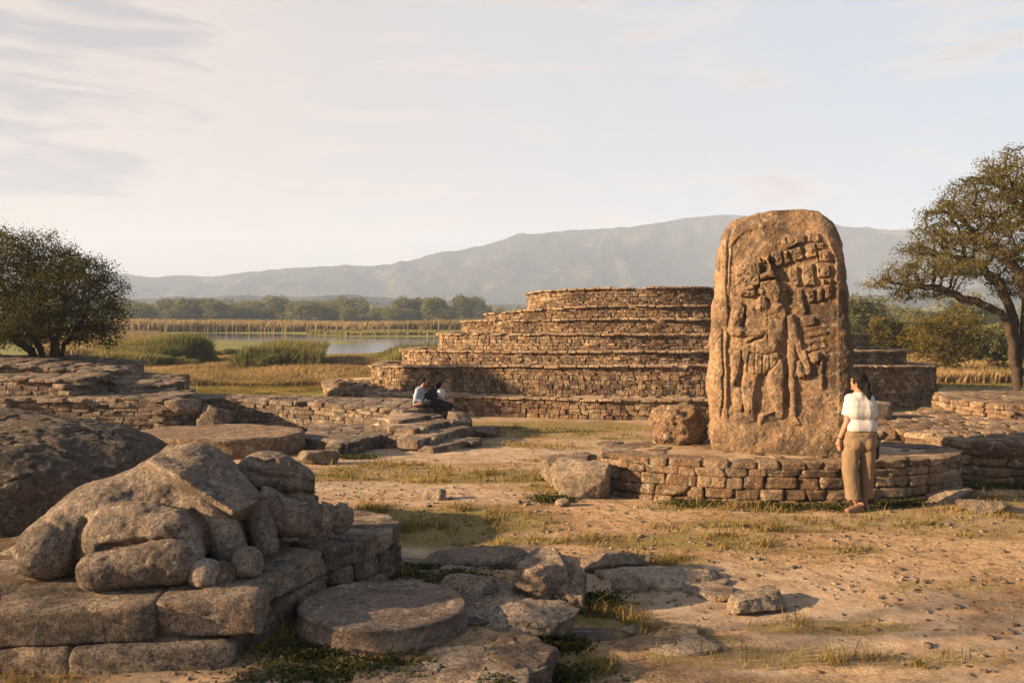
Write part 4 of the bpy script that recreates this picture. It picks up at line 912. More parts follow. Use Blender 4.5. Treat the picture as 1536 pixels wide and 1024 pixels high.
# neck, ear ornament, head
up(P(C7((500, 740), (600, 780), (640, 800), (560, 850), (480, 850))), .06, 7)
up(P(C7((440, 610), (560, 600), (566, 622), (578, 640), (592, 655), (610, 668), (588, 682), (604, 694), (592, 702), (600, 712), (588, 722), (592, 750), (570, 782), (525, 775), (490, 745), (455, 705), (430, 650))), .082, 5)
line(C7((480, 640), (505, 632), (535, 640)), .022, 2.2); line(C7((485, 652), (510, 656), (532, 648)), .018, 2.2); line(C7((560, 700), (596, 702)), .022, 2); line(C7((545, 655), (570, 680)), .012, 2.5); line(C7((505, 690), (530, 740), (560, 760)), .01, 3)
up(el((51.2+227, 25.6+343), 17, 17), .095, 4); cut(np.abs(el((51.2+227, 25.6+343), 9, 9)), .022, 2.3)
up(P(C7((425, 730), (480, 730), (500, 780), (495, 850), (450, 860), (400, 835), (410, 780))), .078, 5); line(C7((455, 745), (450, 845)), .014, 2.5)
up(P(C7((265, 640), (400, 640), (410, 720), (380, 735), (290, 735), (255, 690))), .06, 6); line(C7((255, 665), (330, 690), (400, 672)), .022, 3); line(C7((285, 735), (340, 705), (400, 722)), .02, 3)
up(P(C7((250, 640), (260, 500), (300, 470), (380, 465), (440, 470), (450, 540), (440, 640), (400, 655), (300, 655))), .062, 6)
for (a, c, r) in [(300, 500, 26), (350, 490, 22), (400, 500, 25), (290, 560, 28), (345, 550, 30), (395, 600, 34), (330, 610, 28), (280, 620, 22), (425, 535, 20)]:
    c_ = (51.2+a*.5, 25.6+c*.5); up(el(c_, r*.55, r*.5), .070, 5); cut(np.abs(el(c_, r*.26, r*.26)), .016, 2.2)
up(P(C7((440, 605), (435, 560), (480, 540), (500, 510), (480, 470), (470, 450), (525, 400), (512, 420), (510, 470), (530, 525), (562, 575), (550, 600), (500, 598))), .088, 4)
line(C7((440, 590), (500, 595), (560, 600)), .03, 2.6); line(C7((470, 460), (495, 430), (528, 400)), .02, 2.4); line(C7((440, 560), (480, 560), (500, 500)), .018, 2.4)
up(P(C7((435, 440), (455, 470), (480, 440), (470, 480), (440, 480), (420, 420))), .07, 4)
rg_ = np.random.default_rng(5)
for k_ in range(24):       # worn shallow marks over the rest of the face
    x0, y0 = (rg_.uniform(395, 530), rg_.uniform(480, 860)) if k_ % 2 else (rg_.uniform(80, 150), rg_.uniform(250, 900)); a_ = rg_.uniform(0, 3.1); L0 = rg_.uniform(10, 26)
    line(PL((x0, y0), (x0+math.cos(a_)*L0, y0+math.sin(a_)*L0), (x0+math.cos(a_+.9)*L0*1.3, y0+math.sin(a_+.9)*L0*1.3)), .012, 3)
# wear: noise and loss towards foot, top and right edge
wear = sstep((CYg-800)/90)*.8+sstep((CXg-490)/60)*.55*sstep((CYg-330)/100)+sstep((200-CYg)/60)*.5
Hh = Hh*(1-np.clip(wear, 0, .85))*(1+.25*fbm(p3(CXg/22, CYg/22, 2), 3, 11))
Hh = Hh*1.12+.009*fbm(p3(CXg/14, CYg/14, 3), 4, 12, .6)+.005*fbm(p3(CXg/5, CYg/5, 3), 3, 18, .6)-.03*np.clip(fbm(p3(CXg/26, CYg/26, 9), 4, 14)-.28, 0, 1)
Hh += .016*fbm(p3(CXg/70, CYg/70, 9), 4, 15)*(1+1.5*sstep((CYg-830)/80)+1.2*sstep((190-CYg)/60)+1.0*sstep((CXg-500)/50))
def relief(cx, cy):
    u = np.clip((cx-40)/2, 0, len(gx_)-1.001); v = np.clip((cy-40)/2, 0, len(gy_)-1.001); i = u.astype(int); j = v.astype(int); fu, fv = u-i, v-j
    return Hh[j, i]*(1-fu)*(1-fv)+Hh[j, i+1]*fu*(1-fv)+Hh[j+1, i]*(1-fu)*fv+Hh[j+1, i+1]*fu*fv
SU = .00348; SB = 992.0                          # metres per unit, ground row
outl = np.array([(57, 345, 395), (60, 305, 432), (68, 248, 480), (78, 212, 500), (98, 160, 524), (125, 128, 544), (160, 112, 558), (230, 98, 571), (320, 90, 580), (450, 76, 597), (600, 66, 610), (750, 67, 616), (880, 70, 615), (960, 78, 606), (992, 82, 600), (1015, 84, 600)], float)
rows = np.unique(np.r_[np.linspace(57, 75, 14), np.linspace(75, 130, 34), np.linspace(130, 1015, 400)])
Lx = np.interp(rows, outl[:, 0], outl[:, 1]); Rx = np.interp(rows, outl[:, 0], outl[:, 2])
from math import pi
nF, nB = 270, 90
yawS = R(-19)
V = []
for r, l, rr_ in zip(rows, Lx, Rx):
    l = l+3*float(vnoise(np.array([[0, r/30, 1.]]), 4)[0]); rr_ = rr_+5*float(vnoise(np.array([[4, r/24, 1.]]), 5)[0])
    cxm = (l+rr_)/2; W = (rr_-l)/2
    tz = np.clip((r-50)/120, .12, 1)**.5*.40/SU/1.0      # half thickness
    xf = np.linspace(-1, 1, nF); xf = np.sign(xf)*(1-(1-np.abs(xf))**1.25)
    yf = -(1-np.abs(xf)**7)**(1/3.2)
    xb = np.cos(np.linspace(0, pi, nB+2)[1:-1]); yb = (1-np.abs(xb)**4)**(1/4)
    xs = np.r_[xf, xb]; ys = np.r_[yf*.8, yb]
    V.append(np.stack([(cxm-333+xs*W), ys*tz, np.full(len(xs), SB-r), np.r_[np.ones(nF), np.zeros(nB)], cxm+xs*W], -1))
V = np.array(V); m_ = V.shape[1]; nr = V.shape[0]
face = V[..., 3]*sstep((1-np.abs((V[..., 4]-(Lx+Rx)[:, None]/2)/((Rx-Lx)/2)[:, None]))/.09)
cy = np.broadcast_to(rows[:, None], V.shape[:2])
Pm = np.stack([V[..., 0]*SU/math.cos(yawS)*.945, V[..., 1]*SU, V[..., 2]*SU*1.012], -1)
Pm[..., 1] -= relief(V[..., 4], cy)*face
nz = fbm(Pm*2.2, 4, 51)*.05+fbm(Pm*8, 5, 52, .6)*.022
out = np.stack([Pm[..., 0]*.2*0, np.sign(V[..., 1]), np.zeros_like(nz)], -1)
side = 1-face
Pm[..., 1] += np.where(V[..., 1] < 0, -1, 1)*(nz*(.5+.7*side)); Pm[..., 0] += np.sign(Pm[..., 0])*nz*side*.9
Pm[..., 2] += nz*.8*(cy < 110)
# closing rings at the top
top = Pm[0].mean(0)
V = np.r_[Pm.reshape(-1, 3), [top+np.array([0, 0, .012])]]
i, j = np.meshgrid(np.arange(nr-1), np.arange(m_), indexing='ij'); i = i.ravel(); j = j.ravel(); j2 = (j+1) % m_
Q = np.stack([i*m_+j, (i+1)*m_+j, (i+1)*m_+j2, i*m_+j2], -1)
Tt = np.stack([np.full(m_, nr*m_), np.arange(m_), (np.arange(m_)+1) % m_], -1)
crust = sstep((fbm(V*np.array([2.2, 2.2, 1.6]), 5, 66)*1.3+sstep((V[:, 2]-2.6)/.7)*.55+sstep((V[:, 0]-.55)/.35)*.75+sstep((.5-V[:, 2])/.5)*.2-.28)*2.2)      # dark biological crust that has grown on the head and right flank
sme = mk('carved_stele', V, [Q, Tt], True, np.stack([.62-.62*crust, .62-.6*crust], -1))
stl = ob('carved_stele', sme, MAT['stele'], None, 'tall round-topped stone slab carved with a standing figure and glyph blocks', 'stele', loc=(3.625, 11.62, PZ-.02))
stl.rotation_euler = (0, 0, yawS)
# ------------------------------------------------------------------ people
plain('skin', (.30, .145, .085), .55, 40, .12, .1, .35)
plain('skin_pale', (.40, .22, .15), .55, 40, .12, .1, .35)
plain('hair', (.008, .006, .005), .75, 90, .4, .3, .15, 140, .004)
plain('shirt_white', (.44, .42, .40), .85, 12, .06, .3, .2, 6, .025)
plain('trousers_khaki', (.18, .125, .075), .9, 14, .12, .5, .2, 7, .03)
plain('leather', (.20, .115, .07), .7, 30, .2, .2)
plain('bag_black', (.015, .015, .018), .7, 30, .2, .3)
plain('shirt_blue', (.26, .31, .37), .85, 14, .08, .3, .2, 14, .03)
plain('cloth_dark', (.02, .023, .03), .85, 14, .2, .3, .2, 14, .03)
plain('cloth_red', (.35, .05, .03), .8)
def bis(me, co, no):
    import bmesh
    bm = bmesh.new(); bm.from_mesh(me)
    bmesh.ops.bisect_plane(bm, geom=bm.verts[:]+bm.edges[:]+bm.faces[:], plane_co=co, plane_no=no, clear_outer=True)
    bm.to_mesh(me); bm.free(); return me
def folds(me, amp, fx=(9, 9, 4), seed=0, o=3):
    V = get_v(me); N = get_n(me); d = 1-np.abs(fbm(V*np.array(fx), o, seed))*2.2; put_v(me, V+N*(d*amp)[:, None]); return me
def hand(c, down, side, s=1.0, curl=.5, n=4):
    """palm, four fingers and a thumb; down = finger direction, side = towards the thumb"""
    c = np.asarray(c, float); down = np.asarray(down, float); down /= np.linalg.norm(down); side = np.asarray(side, float); side -= down*side.dot(down); side /= np.linalg.norm(side); pal = np.cross(down, side)
    out = [capsule(c, c+down*.055*s, .024*s, .030*s), ellip(c+down*.05*s, (.034*s,)*3)]
    for k_, (o_, L_) in enumerate([(.030, .070), (.010, .078), (-.010, .072), (-.029, .056)]):
        b0 = c+down*.072*s+side*o_*s; b1 = b0+(down+pal*.25*curl)*L_*.5*s; b2 = b1+(down*.85+pal*.9*curl)*L_*.5*s
        out += chain([b0, b1, b2], [.0105*s, .0095*s, .008*s], seg=10)
    t0 = c+down*.022*s+side*.028*s; t1 = t0+(side*.7+down*.7)*.035*s; t2 = t1+(down*.95+side*.2+pal*.2)*.03*s
    out += chain([t0, t1, t2], [.0125*s, .0115*s, .0095*s], seg=10)
    return out
wc = at(1289, 766, 10.45); woman = thing('person', 'woman in white t-shirt and khaki trousers, ponytail, standing and looking at the carved stone', 'person', (wc[0], 10.45, float(terr(wc[0], 10.45))))
def q_(cx, cy, y=0.0): return np.array([(cx-258)*.00185, y, (978-cy)*.00185])
fd = np.array([-.55, .835, 0]); fr_ = np.array([fd[1], -fd[0], 0])     # the way she looks, and her right-to-left
hc_ = q_(252, 124)
body = [ellip(hc_+[0, 0, .012], (.078, .088, .1)), ellip(hc_+fd*.03-[0, 0, .03], (.062, .062, .075)), ellip(hc_+fd*.098-[0, 0, .012], (.013, .013, .016)), ellip(hc_+fd*.088-[0, 0, .052], (.016, .02, .01)), ellip(hc_+fd*.075-[0, 0, .088], (.026, .024, .016)),
        ellip(hc_+fd*.085+[0, 0, .03], (.02, .03, .012)), ellip(hc_-fd*.005+np.array([-.62, -.78, 0])*.078-[0, 0, .012], (.014, .012, .028)),
        capsule(q_(254, 195), q_(252, 150), .056, .05), capsule(q_(205, 235), q_(315, 237), .055, .055), capsule(q_(228, 270), q_(297, 270), .078, .078), capsule(q_(240, 380), q_(285, 380), .095, .095), capsule(q_(220, 470), q_(300, 470), .11, .11),
        *chain([q_(215, 520), q_(205, 700, .01), q_(228, 905, -.02)], [.085, .058, .036]), *chain([q_(305, 520), q_(308, 700, .02), q_(308, 905, .05)], [.085, .058, .036]),
        capsule(q_(236, 945, -.03), q_(180, 962, -.07), .036, .03), capsule(q_(312, 945, .06), q_(306, 962, .19), .036, .03),
        *chain([q_(192, 262), q_(172, 385, -.03), q_(128, 500, .0)], [.05, .041, .027]), *hand(q_(124, 506, .0), (-.05, .1, -1), (-.2, 1, 0), 1.0, .6),
        *chain([q_(326, 262), q_(356, 375, .0), q_(330, 400, .24)], [.05, .041, .027]), *hand(q_(328, 400, .25), (-.3, 1, .05), (-.2, 0, 1), 1.0, .9)]
ob('body', fuse(body, .0058, 4), MAT['skin'], woman)
hair = [ellip(hc_-fd*.022+[0, 0, .025], (.088, .092, .096)), ellip(hc_-fd*.05-[0, 0, .02], (.07, .07, .075)), capsule(hc_-fd*.09+[0, 0, .01], hc_-fd*.115-[0, 0, .03], .033, .036), *chain([hc_-fd*.11-[0, 0, .02], q_(286, 160, -.09), q_(296, 200, -.1), q_(303, 232, -.09)], [.036, .04, .034, .012])]
ob('hair', folds(fuse(hair, .006, 2), .006, (34, 34, 7), 3), MAT['hair'], woman)
b = Bag(); th = np.linspace(0, 2*math.pi, 20)
for i in range(20): 
    c = hc_-fd*.100+np.array([0, 0, .0]); p = [c+fr_*.036*math.cos(th[k_])+np.array([0, 0, 1])*.036*math.sin(th[k_]) for k_ in (i, (i+1) % 20)]
    if i < 19: b.add(*capsule(p[0], p[1], .006, .006, seg=8))
ob('hair_tie', b.mesh('hair_tie'), MAT['bag_black'], woman)
shirt = fuse([capsule(q_(215, 250), q_(308, 250), .09, .09), capsule(q_(216, 285), q_(310, 285), .112, .112), capsule(q_(200, 238), q_(318, 240), .070, .070), capsule(q_(222, 320), q_(308, 320), .122, .122), capsule(q_(228, 420), q_(305, 420), .128, .128), capsule(q_(225, 480), q_(308, 480), .128, .128), capsule(q_(256, 205), q_(256, 225), .066, .09), ellip(q_(265, 300, .07), (.14, .08, .1))], .009, 8)
bis(shirt, q_(0, 441), (0, 0, -1)); 
import bmesh
def join_m(a_, b_):
    bm = bmesh.new(); bm.from_mesh(a_); bm.from_mesh(b_); bm.to_mesh(a_); bm.free()
slv = fuse([capsule(q_(208, 243), q_(192, 290), .062, .070), capsule(q_(192, 290), q_(172, 380, -.015), .070, .074)], .008, 3); bis(slv, q_(176, 344), Vector((-.2, 0, -1)))
srv = fuse([capsule(q_(310, 243), q_(328, 290), .062, .070), capsule(q_(328, 290), q_(352, 390, .0), .070, .074)], .008, 3); bis(srv, q_(350, 350), Vector((.2, 0, -1)))
bis(shirt, q_(0, 196), (0, .25, 1)); join_m(shirt, slv); join_m(shirt, srv)
ob('t_shirt', folds(shirt, .0045, (7, 7, 3.5), 8), MAT['shirt_white'], woman)
trs = fuse([capsule(q_(218, 470), q_(308, 470), .118, .118), capsule(q_(212, 520), q_(312, 522), .118, .116), capsule(q_(204, 580), q_(196, 720, .0), .102, .088), capsule(q_(198, 720, .0), q_(222, 960, -.02), .088, .082), capsule(q_(312, 580), q_(318, 720, .03), .098, .078), capsule(q_(316, 720, .03), q_(320, 960, .06), .078, .064), ellip(q_(226, 525, -.05), (.098, .09, .10)), ellip(q_(300, 525, -.05), (.098, .09, .10)), ellip(q_(262, 500, -.04), (.1, .09, .10))], .009, 5)
bis(trs, q_(0, 893), (-.0, 0, -1)); bis(trs, q_(0, 418), (0, 0, 1))
ob('trousers', folds(trs, .009, (6, 6, 3.0), 12, 4), MAT['trousers_khaki'], woman)
for nm, P_ in (('shoe', [capsule(q_(252, 946, -.02), q_(160, 964, -.095), .048, .036), capsule(q_(262, 968, -.02), q_(170, 970, -.09), .035, .034)]), ('shoe', [capsule(q_(314, 948, .05), q_(306, 964, .22), .048, .036), capsule(q_(314, 966, .05), q_(308, 968, .2), .036, .036)])):
    s_ = fuse(P_, .007, 4); bis(s_, (0, 0, .0), (0, 0, -1)); bis(s_, q_(0, 933), (.0, 0, 1)); ob(nm, s_, MAT['leather'], woman)
b = Bag()
for i in range(19):
    c = q_(127, 496); p = [c+np.array([math.cos(t)*.032, math.sin(t)*.032, -math.cos(t)*.008]) for t in (th[i], th[i+1])]; b.add(*capsule(p[0], p[1], .006, .006, seg=8))
ob('bracelet', b.mesh('bracelet'), MAT['bag_black'], woman)
bag = thing('shoulder_bag', 'black bag hanging at the right hip of the standing woman', 'bag', tuple(np.array(woman.location)+[.205, .10, .62]))
V, Q = tmpl(12); U = V/((np.abs(V)**5).sum(1)**(1/5))[:, None]*np.array([.035, .14, .17])+[0, 0, .17]
ob('bag_body', mk('bag_body', U+.006*fbm(U*12, 3, 1)[:, None], Q), MAT['bag_black'], bag)
b = Bag(); 
for p in (chain([(0, -.1, .32), (-.0, -.05, .52), (0.0, .02, .56), (0, .1, .5), (0, .12, .32)], [.012]*5)): b.add(*p)
ob('strap', b.mesh('strap'), MAT['bag_black'], bag)

def seated(cx, Y, z, sc, label, maker):
    x = (cx-CX)/F_PX*Y; t = thing('person', label, 'person', (x, Y, z)); t.scale = (sc,)*3; maker(t)
def s_(cx, cy, y=0.0, o=290): return np.array([(cx-o)/463, y, (395-cy)/463])
def man(t):
    o = 290; h = s_(350, 140); f = np.array([.9, .1, -.25]); f /= np.linalg.norm(f)
    body = [ellip(h+[0, 0, .01], (.082, .076, .098)), ellip(h+f*.05-[0, 0, .035], (.045, .05, .055)), ellip(h+f*.1-[0, 0, .01], (.016, .012, .018)), ellip(h-[0, .076, .01], (.016, .01, .026)), capsule(s_(318, 215), h-[.01, 0, .06], .055, .05),
            capsule(s_(300, 240, -.10), s_(300, 240, .10), .08, .08), capsule(s_(290, 300), s_(285, 370), .12, .13), 
            *chain([s_(285, 225, -.17), s_(262, 320, -.2), s_(345, 345, -.2)], [.048, .042, .03]), *hand(s_(350, 346, -.2), (1, .1, -.2), (0, 0, 1), 1.1, .6),
            *chain([s_(300, 225, .16), s_(330, 310, .2), s_(400, 290, .15)], [.048, .042, .03]), *hand(s_(405, 288, .15), (1, 0, -.2), (0, 0, 1), 1.1, .6),
            *chain([s_(300, 365, .09), s_(448, 250, .1), s_(440, 470, .08)], [.085, .06, .04]), capsule(s_(440, 480, .08), s_(500, 490, .06), .036, .03),
            *chain([s_(300, 372, -.1), s_(420, 370, -.24), s_(300, 372, -.30)], [.085, .06, .04]), capsule(s_(296, 372, -.30), s_(250, 380, -.30), .036, .03)]
    ob('body', fuse(body, .011, 3), MAT['skin'], t)
    ob('hair', fuse([ellip(h+[-.018, 0, .03], (.088, .084, .09)), ellip(h+f*.055-[0, 0, .065], (.04, .045, .035))], .011, 2), MAT['hair'], t)
    m = fuse([capsule(s_(300, 230, -.11), s_(300, 230, .11), .095, .095), capsule(s_(292, 300, -.03), s_(292, 300, .03), .135, .135), capsule(s_(288, 365, -.02), s_(288, 365, .02), .14, .14), *chain([s_(287, 225, -.16), s_(264, 320, -.2), s_(330, 342, -.2)], [.066, .056, .045]), *chain([s_(302, 225, .16), s_(330, 310, .2), s_(385, 296, .16)], [.066, .056, .045])], .013, 3)
    ob('shirt', folds(m, .006, (9, 9, 6), 3), MAT['shirt_blue'], t)
    m = fuse([capsule(s_(290, 372, -.08), s_(290, 372, .08), .125, .125), *chain([s_(300, 365, .09), s_(448, 250, .1), s_(442, 440, .08)], [.1, .078, .058]), *chain([s_(300, 372, -.1), s_(420, 368, -.24), s_(345, 372, -.28)], [.1, .078, .056])], .013, 3)
    ob('trousers', folds(m, .006, (9, 9, 6), 4), MAT['cloth_dark'], t)
def wom(t):
    o = 500; q = lambda a, b, y=0: s_(a, b, y, 500); h = q(533, 175); f = np.array([.75, .6, -.15]); f /= np.linalg.norm(f)
    body = [ellip(h+[0, 0, .01], (.08, .076, .095)), ellip(h+f*.05-[0, 0, .035], (.045, .05, .055)), ellip(h+f*.095-[0, 0, .01], (.014, .014, .018)), capsule(q(530, 245), h-[0, 0, .05], .05, .046),
            capsule(q(535, 260, -.1), q(540, 260, .1), .07, .07), capsule(q(535, 300), q(510, 370), .10, .12),
            *chain([q(530, 250, -.15), q(560, 320, -.2), q(610, 350, -.12)], [.042, .037, .027]), *hand(q(615, 352, -.12), (1, .1, -.2), (0, 0, 1), 1.05, .6),
            *chain([q(545, 250, .14), q(590, 310, .18), q(620, 345, .1)], [.042, .037, .027]), *hand(q(624, 347, .1), (1, .0, -.2), (0, 0, 1), 1.05, .6),
            *chain([q(515, 370, -.08), q(610, 420, -.16), q(655, 545, -.14)], [.085, .056, .036]), capsule(q(655, 552, -.14), q(705, 572, -.16), .034, .026),
            *chain([q(515, 370, .08), q(640, 395, .1), q(690, 520, .1)], [.085, .056, .036]), capsule(q(690, 530, .1), q(735, 545, .1), .034, .026)]
    ob('body', fuse(body, .011, 3), MAT['skin_pale'], t)
    ob('hair', fuse([ellip(h+[-.018, -.012, .028], (.088, .086, .09)), *chain([h-[.05, .03, 0], q(510, 250, -.06), q(505, 300, -.08)], [.06, .05, .025])], .011, 2), MAT['hair'], t)
    m = fuse([capsule(q(532, 252, -.1), q(540, 252, .1), .085, .085), capsule(q(532, 310, -.03), q(530, 310, .03), .12, .12), capsule(q(518, 355, -.02), q(518, 355, .02), .125, .125), capsule(q(530, 250, -.14), q(545, 285, -.17), .06, .06), capsule(q(545, 250, .13), q(565, 285, .16), .06, .06)], .013, 3)
    ob('t_shirt', folds(m, .006, (9, 9, 6), 3), MAT['shirt_white'], t)
    m = fuse([capsule(q(508, 375, -.07), q(508, 375, .07), .125, .125), *chain([q(515, 370, -.08), q(606, 416, -.16), q(618, 446, -.16)], [.1, .075, .06]), *chain([q(515, 370, .08), q(640, 395, .1), q(655, 430, .1)], [.1, .075, .06])], .013, 3)
    ob('shorts', folds(m, .006, (9, 9, 6), 4), MAT['cloth_dark'], t)
    m = fuse([*chain([q(455, 215, -.12), q(470, 330, -.16), q(500, 470, -.18)], [.05, .07, .03]), *chain([q(500, 235, -.1), q(480, 300, -.12)], [.05, .07])], .013, 3)
    ob('draped_jacket', folds(m, .010, (9, 9, 6), 5), MAT['cloth_dark'], t)
seated(628.2, 20.95, .155, 1.0, 'seated man in grey-blue shirt and dark trousers at the top of the stair', man)
seated(656, 21.15, .155, 1.0, 'seated woman in white t-shirt and dark shorts beside the man on the stair', wom)

# ------------------------------------------------------------------ vegetation
def grow(attr, nodes, par, D, di, dk, iters=120, seed=0, bias=(0, 0, .05)):
    rng = np.random.default_rng(seed); N = [np.asarray(n, float) for n in nodes]; par = list(par); A = np.asarray(attr, float)
    NN = np.array(N); near = np.full(len(A), -1); nd = np.full(len(A), 1e9)
    def upd(start):
        nonlocal near, nd
        M = np.array(N[start:])
        for s in range(0, len(M), 256):
            d = np.linalg.norm(A[:, None]-M[None, s:s+256], axis=2); j = d.argmin(1); v = d[np.arange(len(A)), j]; k_ = v < nd; nd[k_] = v[k_]; near[k_] = j[k_]+start+s
    upd(0); bias = np.array(bias)
    for it in range(iters):
        act = nd < di
        if not act.any(): break
        dirs = {}
        v = A[act]-np.array([N[i] for i in near[act]]); v /= np.linalg.norm(v, axis=1, keepdims=True)+1e-9
        for i, w in zip(near[act], v):
            dirs[i] = dirs.get(i, 0)+w
        st = len(N)
        for i, w in dirs.items():
            w = w/(np.linalg.norm(w)+1e-9)+bias+rng.normal(size=3)*.22; w /= np.linalg.norm(w)+1e-9
            N.append(N[i]+w*D); par.append(i)
        upd(st); keep = nd > dk; A = A[keep]; near = near[keep]; nd = nd[keep]
        if len(A) == 0: break
    return np.array(N), np.array(par)
def radii(N, par, r0, e=2.3, rmax=None):
    n = len(N); acc = np.zeros(n)
    leaf = np.ones(n, bool); leaf[par[par >= 0]] = False; acc[leaf] = r0**e
    for i in range(n-1, 0, -1):
        if par[i] >= 0: acc[par[i]] += acc[i]+ (r0*.25)**e
    r = acc**(1/e)
    return (np.minimum(r, rmax) if rmax else r), leaf
def tubes(N, par, r, minr=0.0, flare=None):
    k_ = np.array([i for i in range(len(N)) if par[i] >= 0 and r[i] > minr]); b = Bag()
    a = N[par[k_]]; c = N[k_]; ra = np.minimum(r[par[k_]], r[k_]*1.35); rc = r[k_]; d = c-a; L_ = np.linalg.norm(d, axis=1, keepdims=True)+1e-9; d = d/L_
    h = np.where(np.abs(d[:, 2:3]) < .9, np.array([[0, 0, 1.]]), np.array([[1., 0, 0]])); u = np.cross(h, d); u /= np.linalg.norm(u, axis=1, keepdims=True); w = np.cross(d, u)
    sides = 7; t = np.linspace(0, 2*math.pi, sides, endpoint=False); c1 = np.cos(t)[None, :, None]; s1 = np.sin(t)[None, :, None]
    ring = u[:, None]*c1+w[:, None]*s1
    V0 = a[:, None]+ring*ra[:, None, None]; V1 = (c+d*L_*.06)[:, None]+ring*rc[:, None, None]; V = np.concatenate([V0, V1], 1); m = len(k_)
    j = np.arange(sides); q = np.stack([j, (j+1) % sides, sides+(j+1) % sides, sides+j], -1); Q = (q[None]+(np.arange(m)*2*sides)[:, None, None]).reshape(-1, 4)
    return V.reshape(-1, 3), Q
def leaves(P_, n_each, spread, size, rng, flat=.5, asp=.5, jt=None):
    n = len(P_)*n_each; c = np.repeat(P_, n_each, 0)+rng.normal(size=(n, 3))*np.array(spread)
    a = rng.normal(size=(n, 3)); a[:, 2] *= flat; a /= np.linalg.norm(a, axis=1, keepdims=True); b0 = rng.normal(size=(n, 3)); b0[:, 2] *= flat; b0 -= a*(a*b0).sum(1, keepdims=True); b0 /= np.linalg.norm(b0, axis=1, keepdims=True)
    s = size*rng.uniform(.6, 1.3, (n, 1)); V = np.stack([c-a*s, c+b0*s*asp, c+a*s, c-b0*s*asp], 1)
    t = np.repeat(np.clip(rng.random(n)*.7+np.repeat(rng.random(len(P_)), n_each)*.3, 0, 1), 4)
    return V.reshape(-1, 3), np.arange(n*4).reshape(-1, 4), np.stack([t, t], -1)
def in_ells(n, E, rng, shell=.0):
    out = []; vol = np.array([e[1][0]*e[1][1]*e[1][2] for e in E])**.75; vol /= vol.sum()
    for e, v in zip(E, vol):
        m = max(3, int(n*v)); p = rng.normal(size=(m, 3)); p /= np.linalg.norm(p, axis=1, keepdims=True); r = rng.uniform(shell, 1, (m, 1))**(1/2.2)
        out.append(np.array(e[0])+p*r*np.array(e[1]))
    return np.concatenate(out)
def tree(name, label, base, E, nattr, stems, D, di, dk, r0, leaf, mats, seed, nl, lsz, spread, group=None, cat='tree', rmax=None, tipr=1.9, flat=.5, asp=.5, bias=(0, 0, .03), shell=.15, iters=140, minr=0):
    rng = np.random.default_rng(seed); A = in_ells(nattr, E, rng, shell); N = []; par = []
    N.append(np.zeros(3)); par.append(-1)
    for s in stems:
        prev = 0; pts, _ = rsmp([(0, 0, 0)]+list(s), D*.9)
        for p in pts[1:]: N.append(p+rng.normal(size=3)*D*.10); par.append(prev); prev = len(N)-1
    N, par = grow(A, N, par, D, di, dk, iters, seed, bias); r, lf = radii(N, par, r0, 2.25, rmax)
    root = thing(name, label, cat, tuple(base), group)
    V, Q = tubes(N, par, r, minr); 
    V = V+(.12*np.clip(r0*6, .02, .3))*fbm(V*2.5/ max(r0*30, .3), 2, seed)[:, None]*0
    ob('trunk', mk('trunk', V, Q, True), MAT[mats[0]], root)
    tip = N[(r < r0*tipr)]
    V, Q, T = leaves(tip, nl, spread, lsz, rng, flat, asp); ob('crown', mk('crown', V, Q, False, T), MAT[mats[1]], root)
    print('tree', name, len(N), len(Q)); return root
# right-hand tree
Yt = 31.0
def T_(px, py, dy=0): return at(px, py, Yt+dy)-np.array([at(1532, 598, Yt)[0], Yt, -.98])
rb = np.array([at(1532, 598, Yt)[0], Yt, -.98])
E = [(T_(1345, 425, 0), (1.2, 1.2, .38)), (T_(1400, 405, -.6), (1.7, 1.7, .5)), (T_(1400, 375, 1), (1.4, 1.5, .4)), (T_(1450, 345, .5), (1.9, 2.0, .6)), (T_(1420, 318, -.5), (1.2, 1.3, .35)), (T_(1490, 290, 0), (1.8, 2.0, .8)), (T_(1465, 395, 1.4), (1.6, 1.6, .7)),
     (T_(1540, 260, 0), (1.8, 1.8, 1.0)), (T_(1620, 300, 0), (2.4, 2.4, 1.4)), (T_(1640, 400, 0), (2.6, 2.4, 1.2)), (T_(1530, 350, -1), (2., 2., 1.0)), (T_(1700, 360, 1), (2.2, 2.2, 1.2)), (T_(1540, 430, 1), (1.5, 1.5, .5)), (T_(1375, 440, .3), (1.0, 1.0, .3))]
tree('acacia_tree', 'large spreading tree with twisted dark limbs and fine olive foliage at the right edge', rb, E, 5200,
     [[T_(1520, 540), T_(1512, 485), T_(1500, 468, -.2), T_(1462, 452, -.4), T_(1425, 440, -.3), T_(1398, 430, -.2), T_(1360, 428, 0)], [T_(1520, 540), T_(1522, 480, .3), T_(1500, 425, .6), T_(1470, 400, .8), T_(1440, 385, 1)], [T_(1540, 530, .2), T_(1544, 470, 0), T_(1530, 410, -.4), T_(1500, 380, -.6), T_(1470, 355, -.3)],
      [T_(1540, 530, .2), T_(1544, 470, 0), T_(1575, 400, 0), T_(1550, 330, 0), T_(1520, 300, .0)], [T_(1544, 470, .2), T_(1610, 420, .2), T_(1660, 390, .4)]],
     .24, 1.6, .30, .021, None, ('bark', 'leaf_right'), 7, 50, .040, (.19, .19, .09), rmax=.5, tipr=2.0, flat=.55, bias=(-.0, 0, .02), asp=.55)
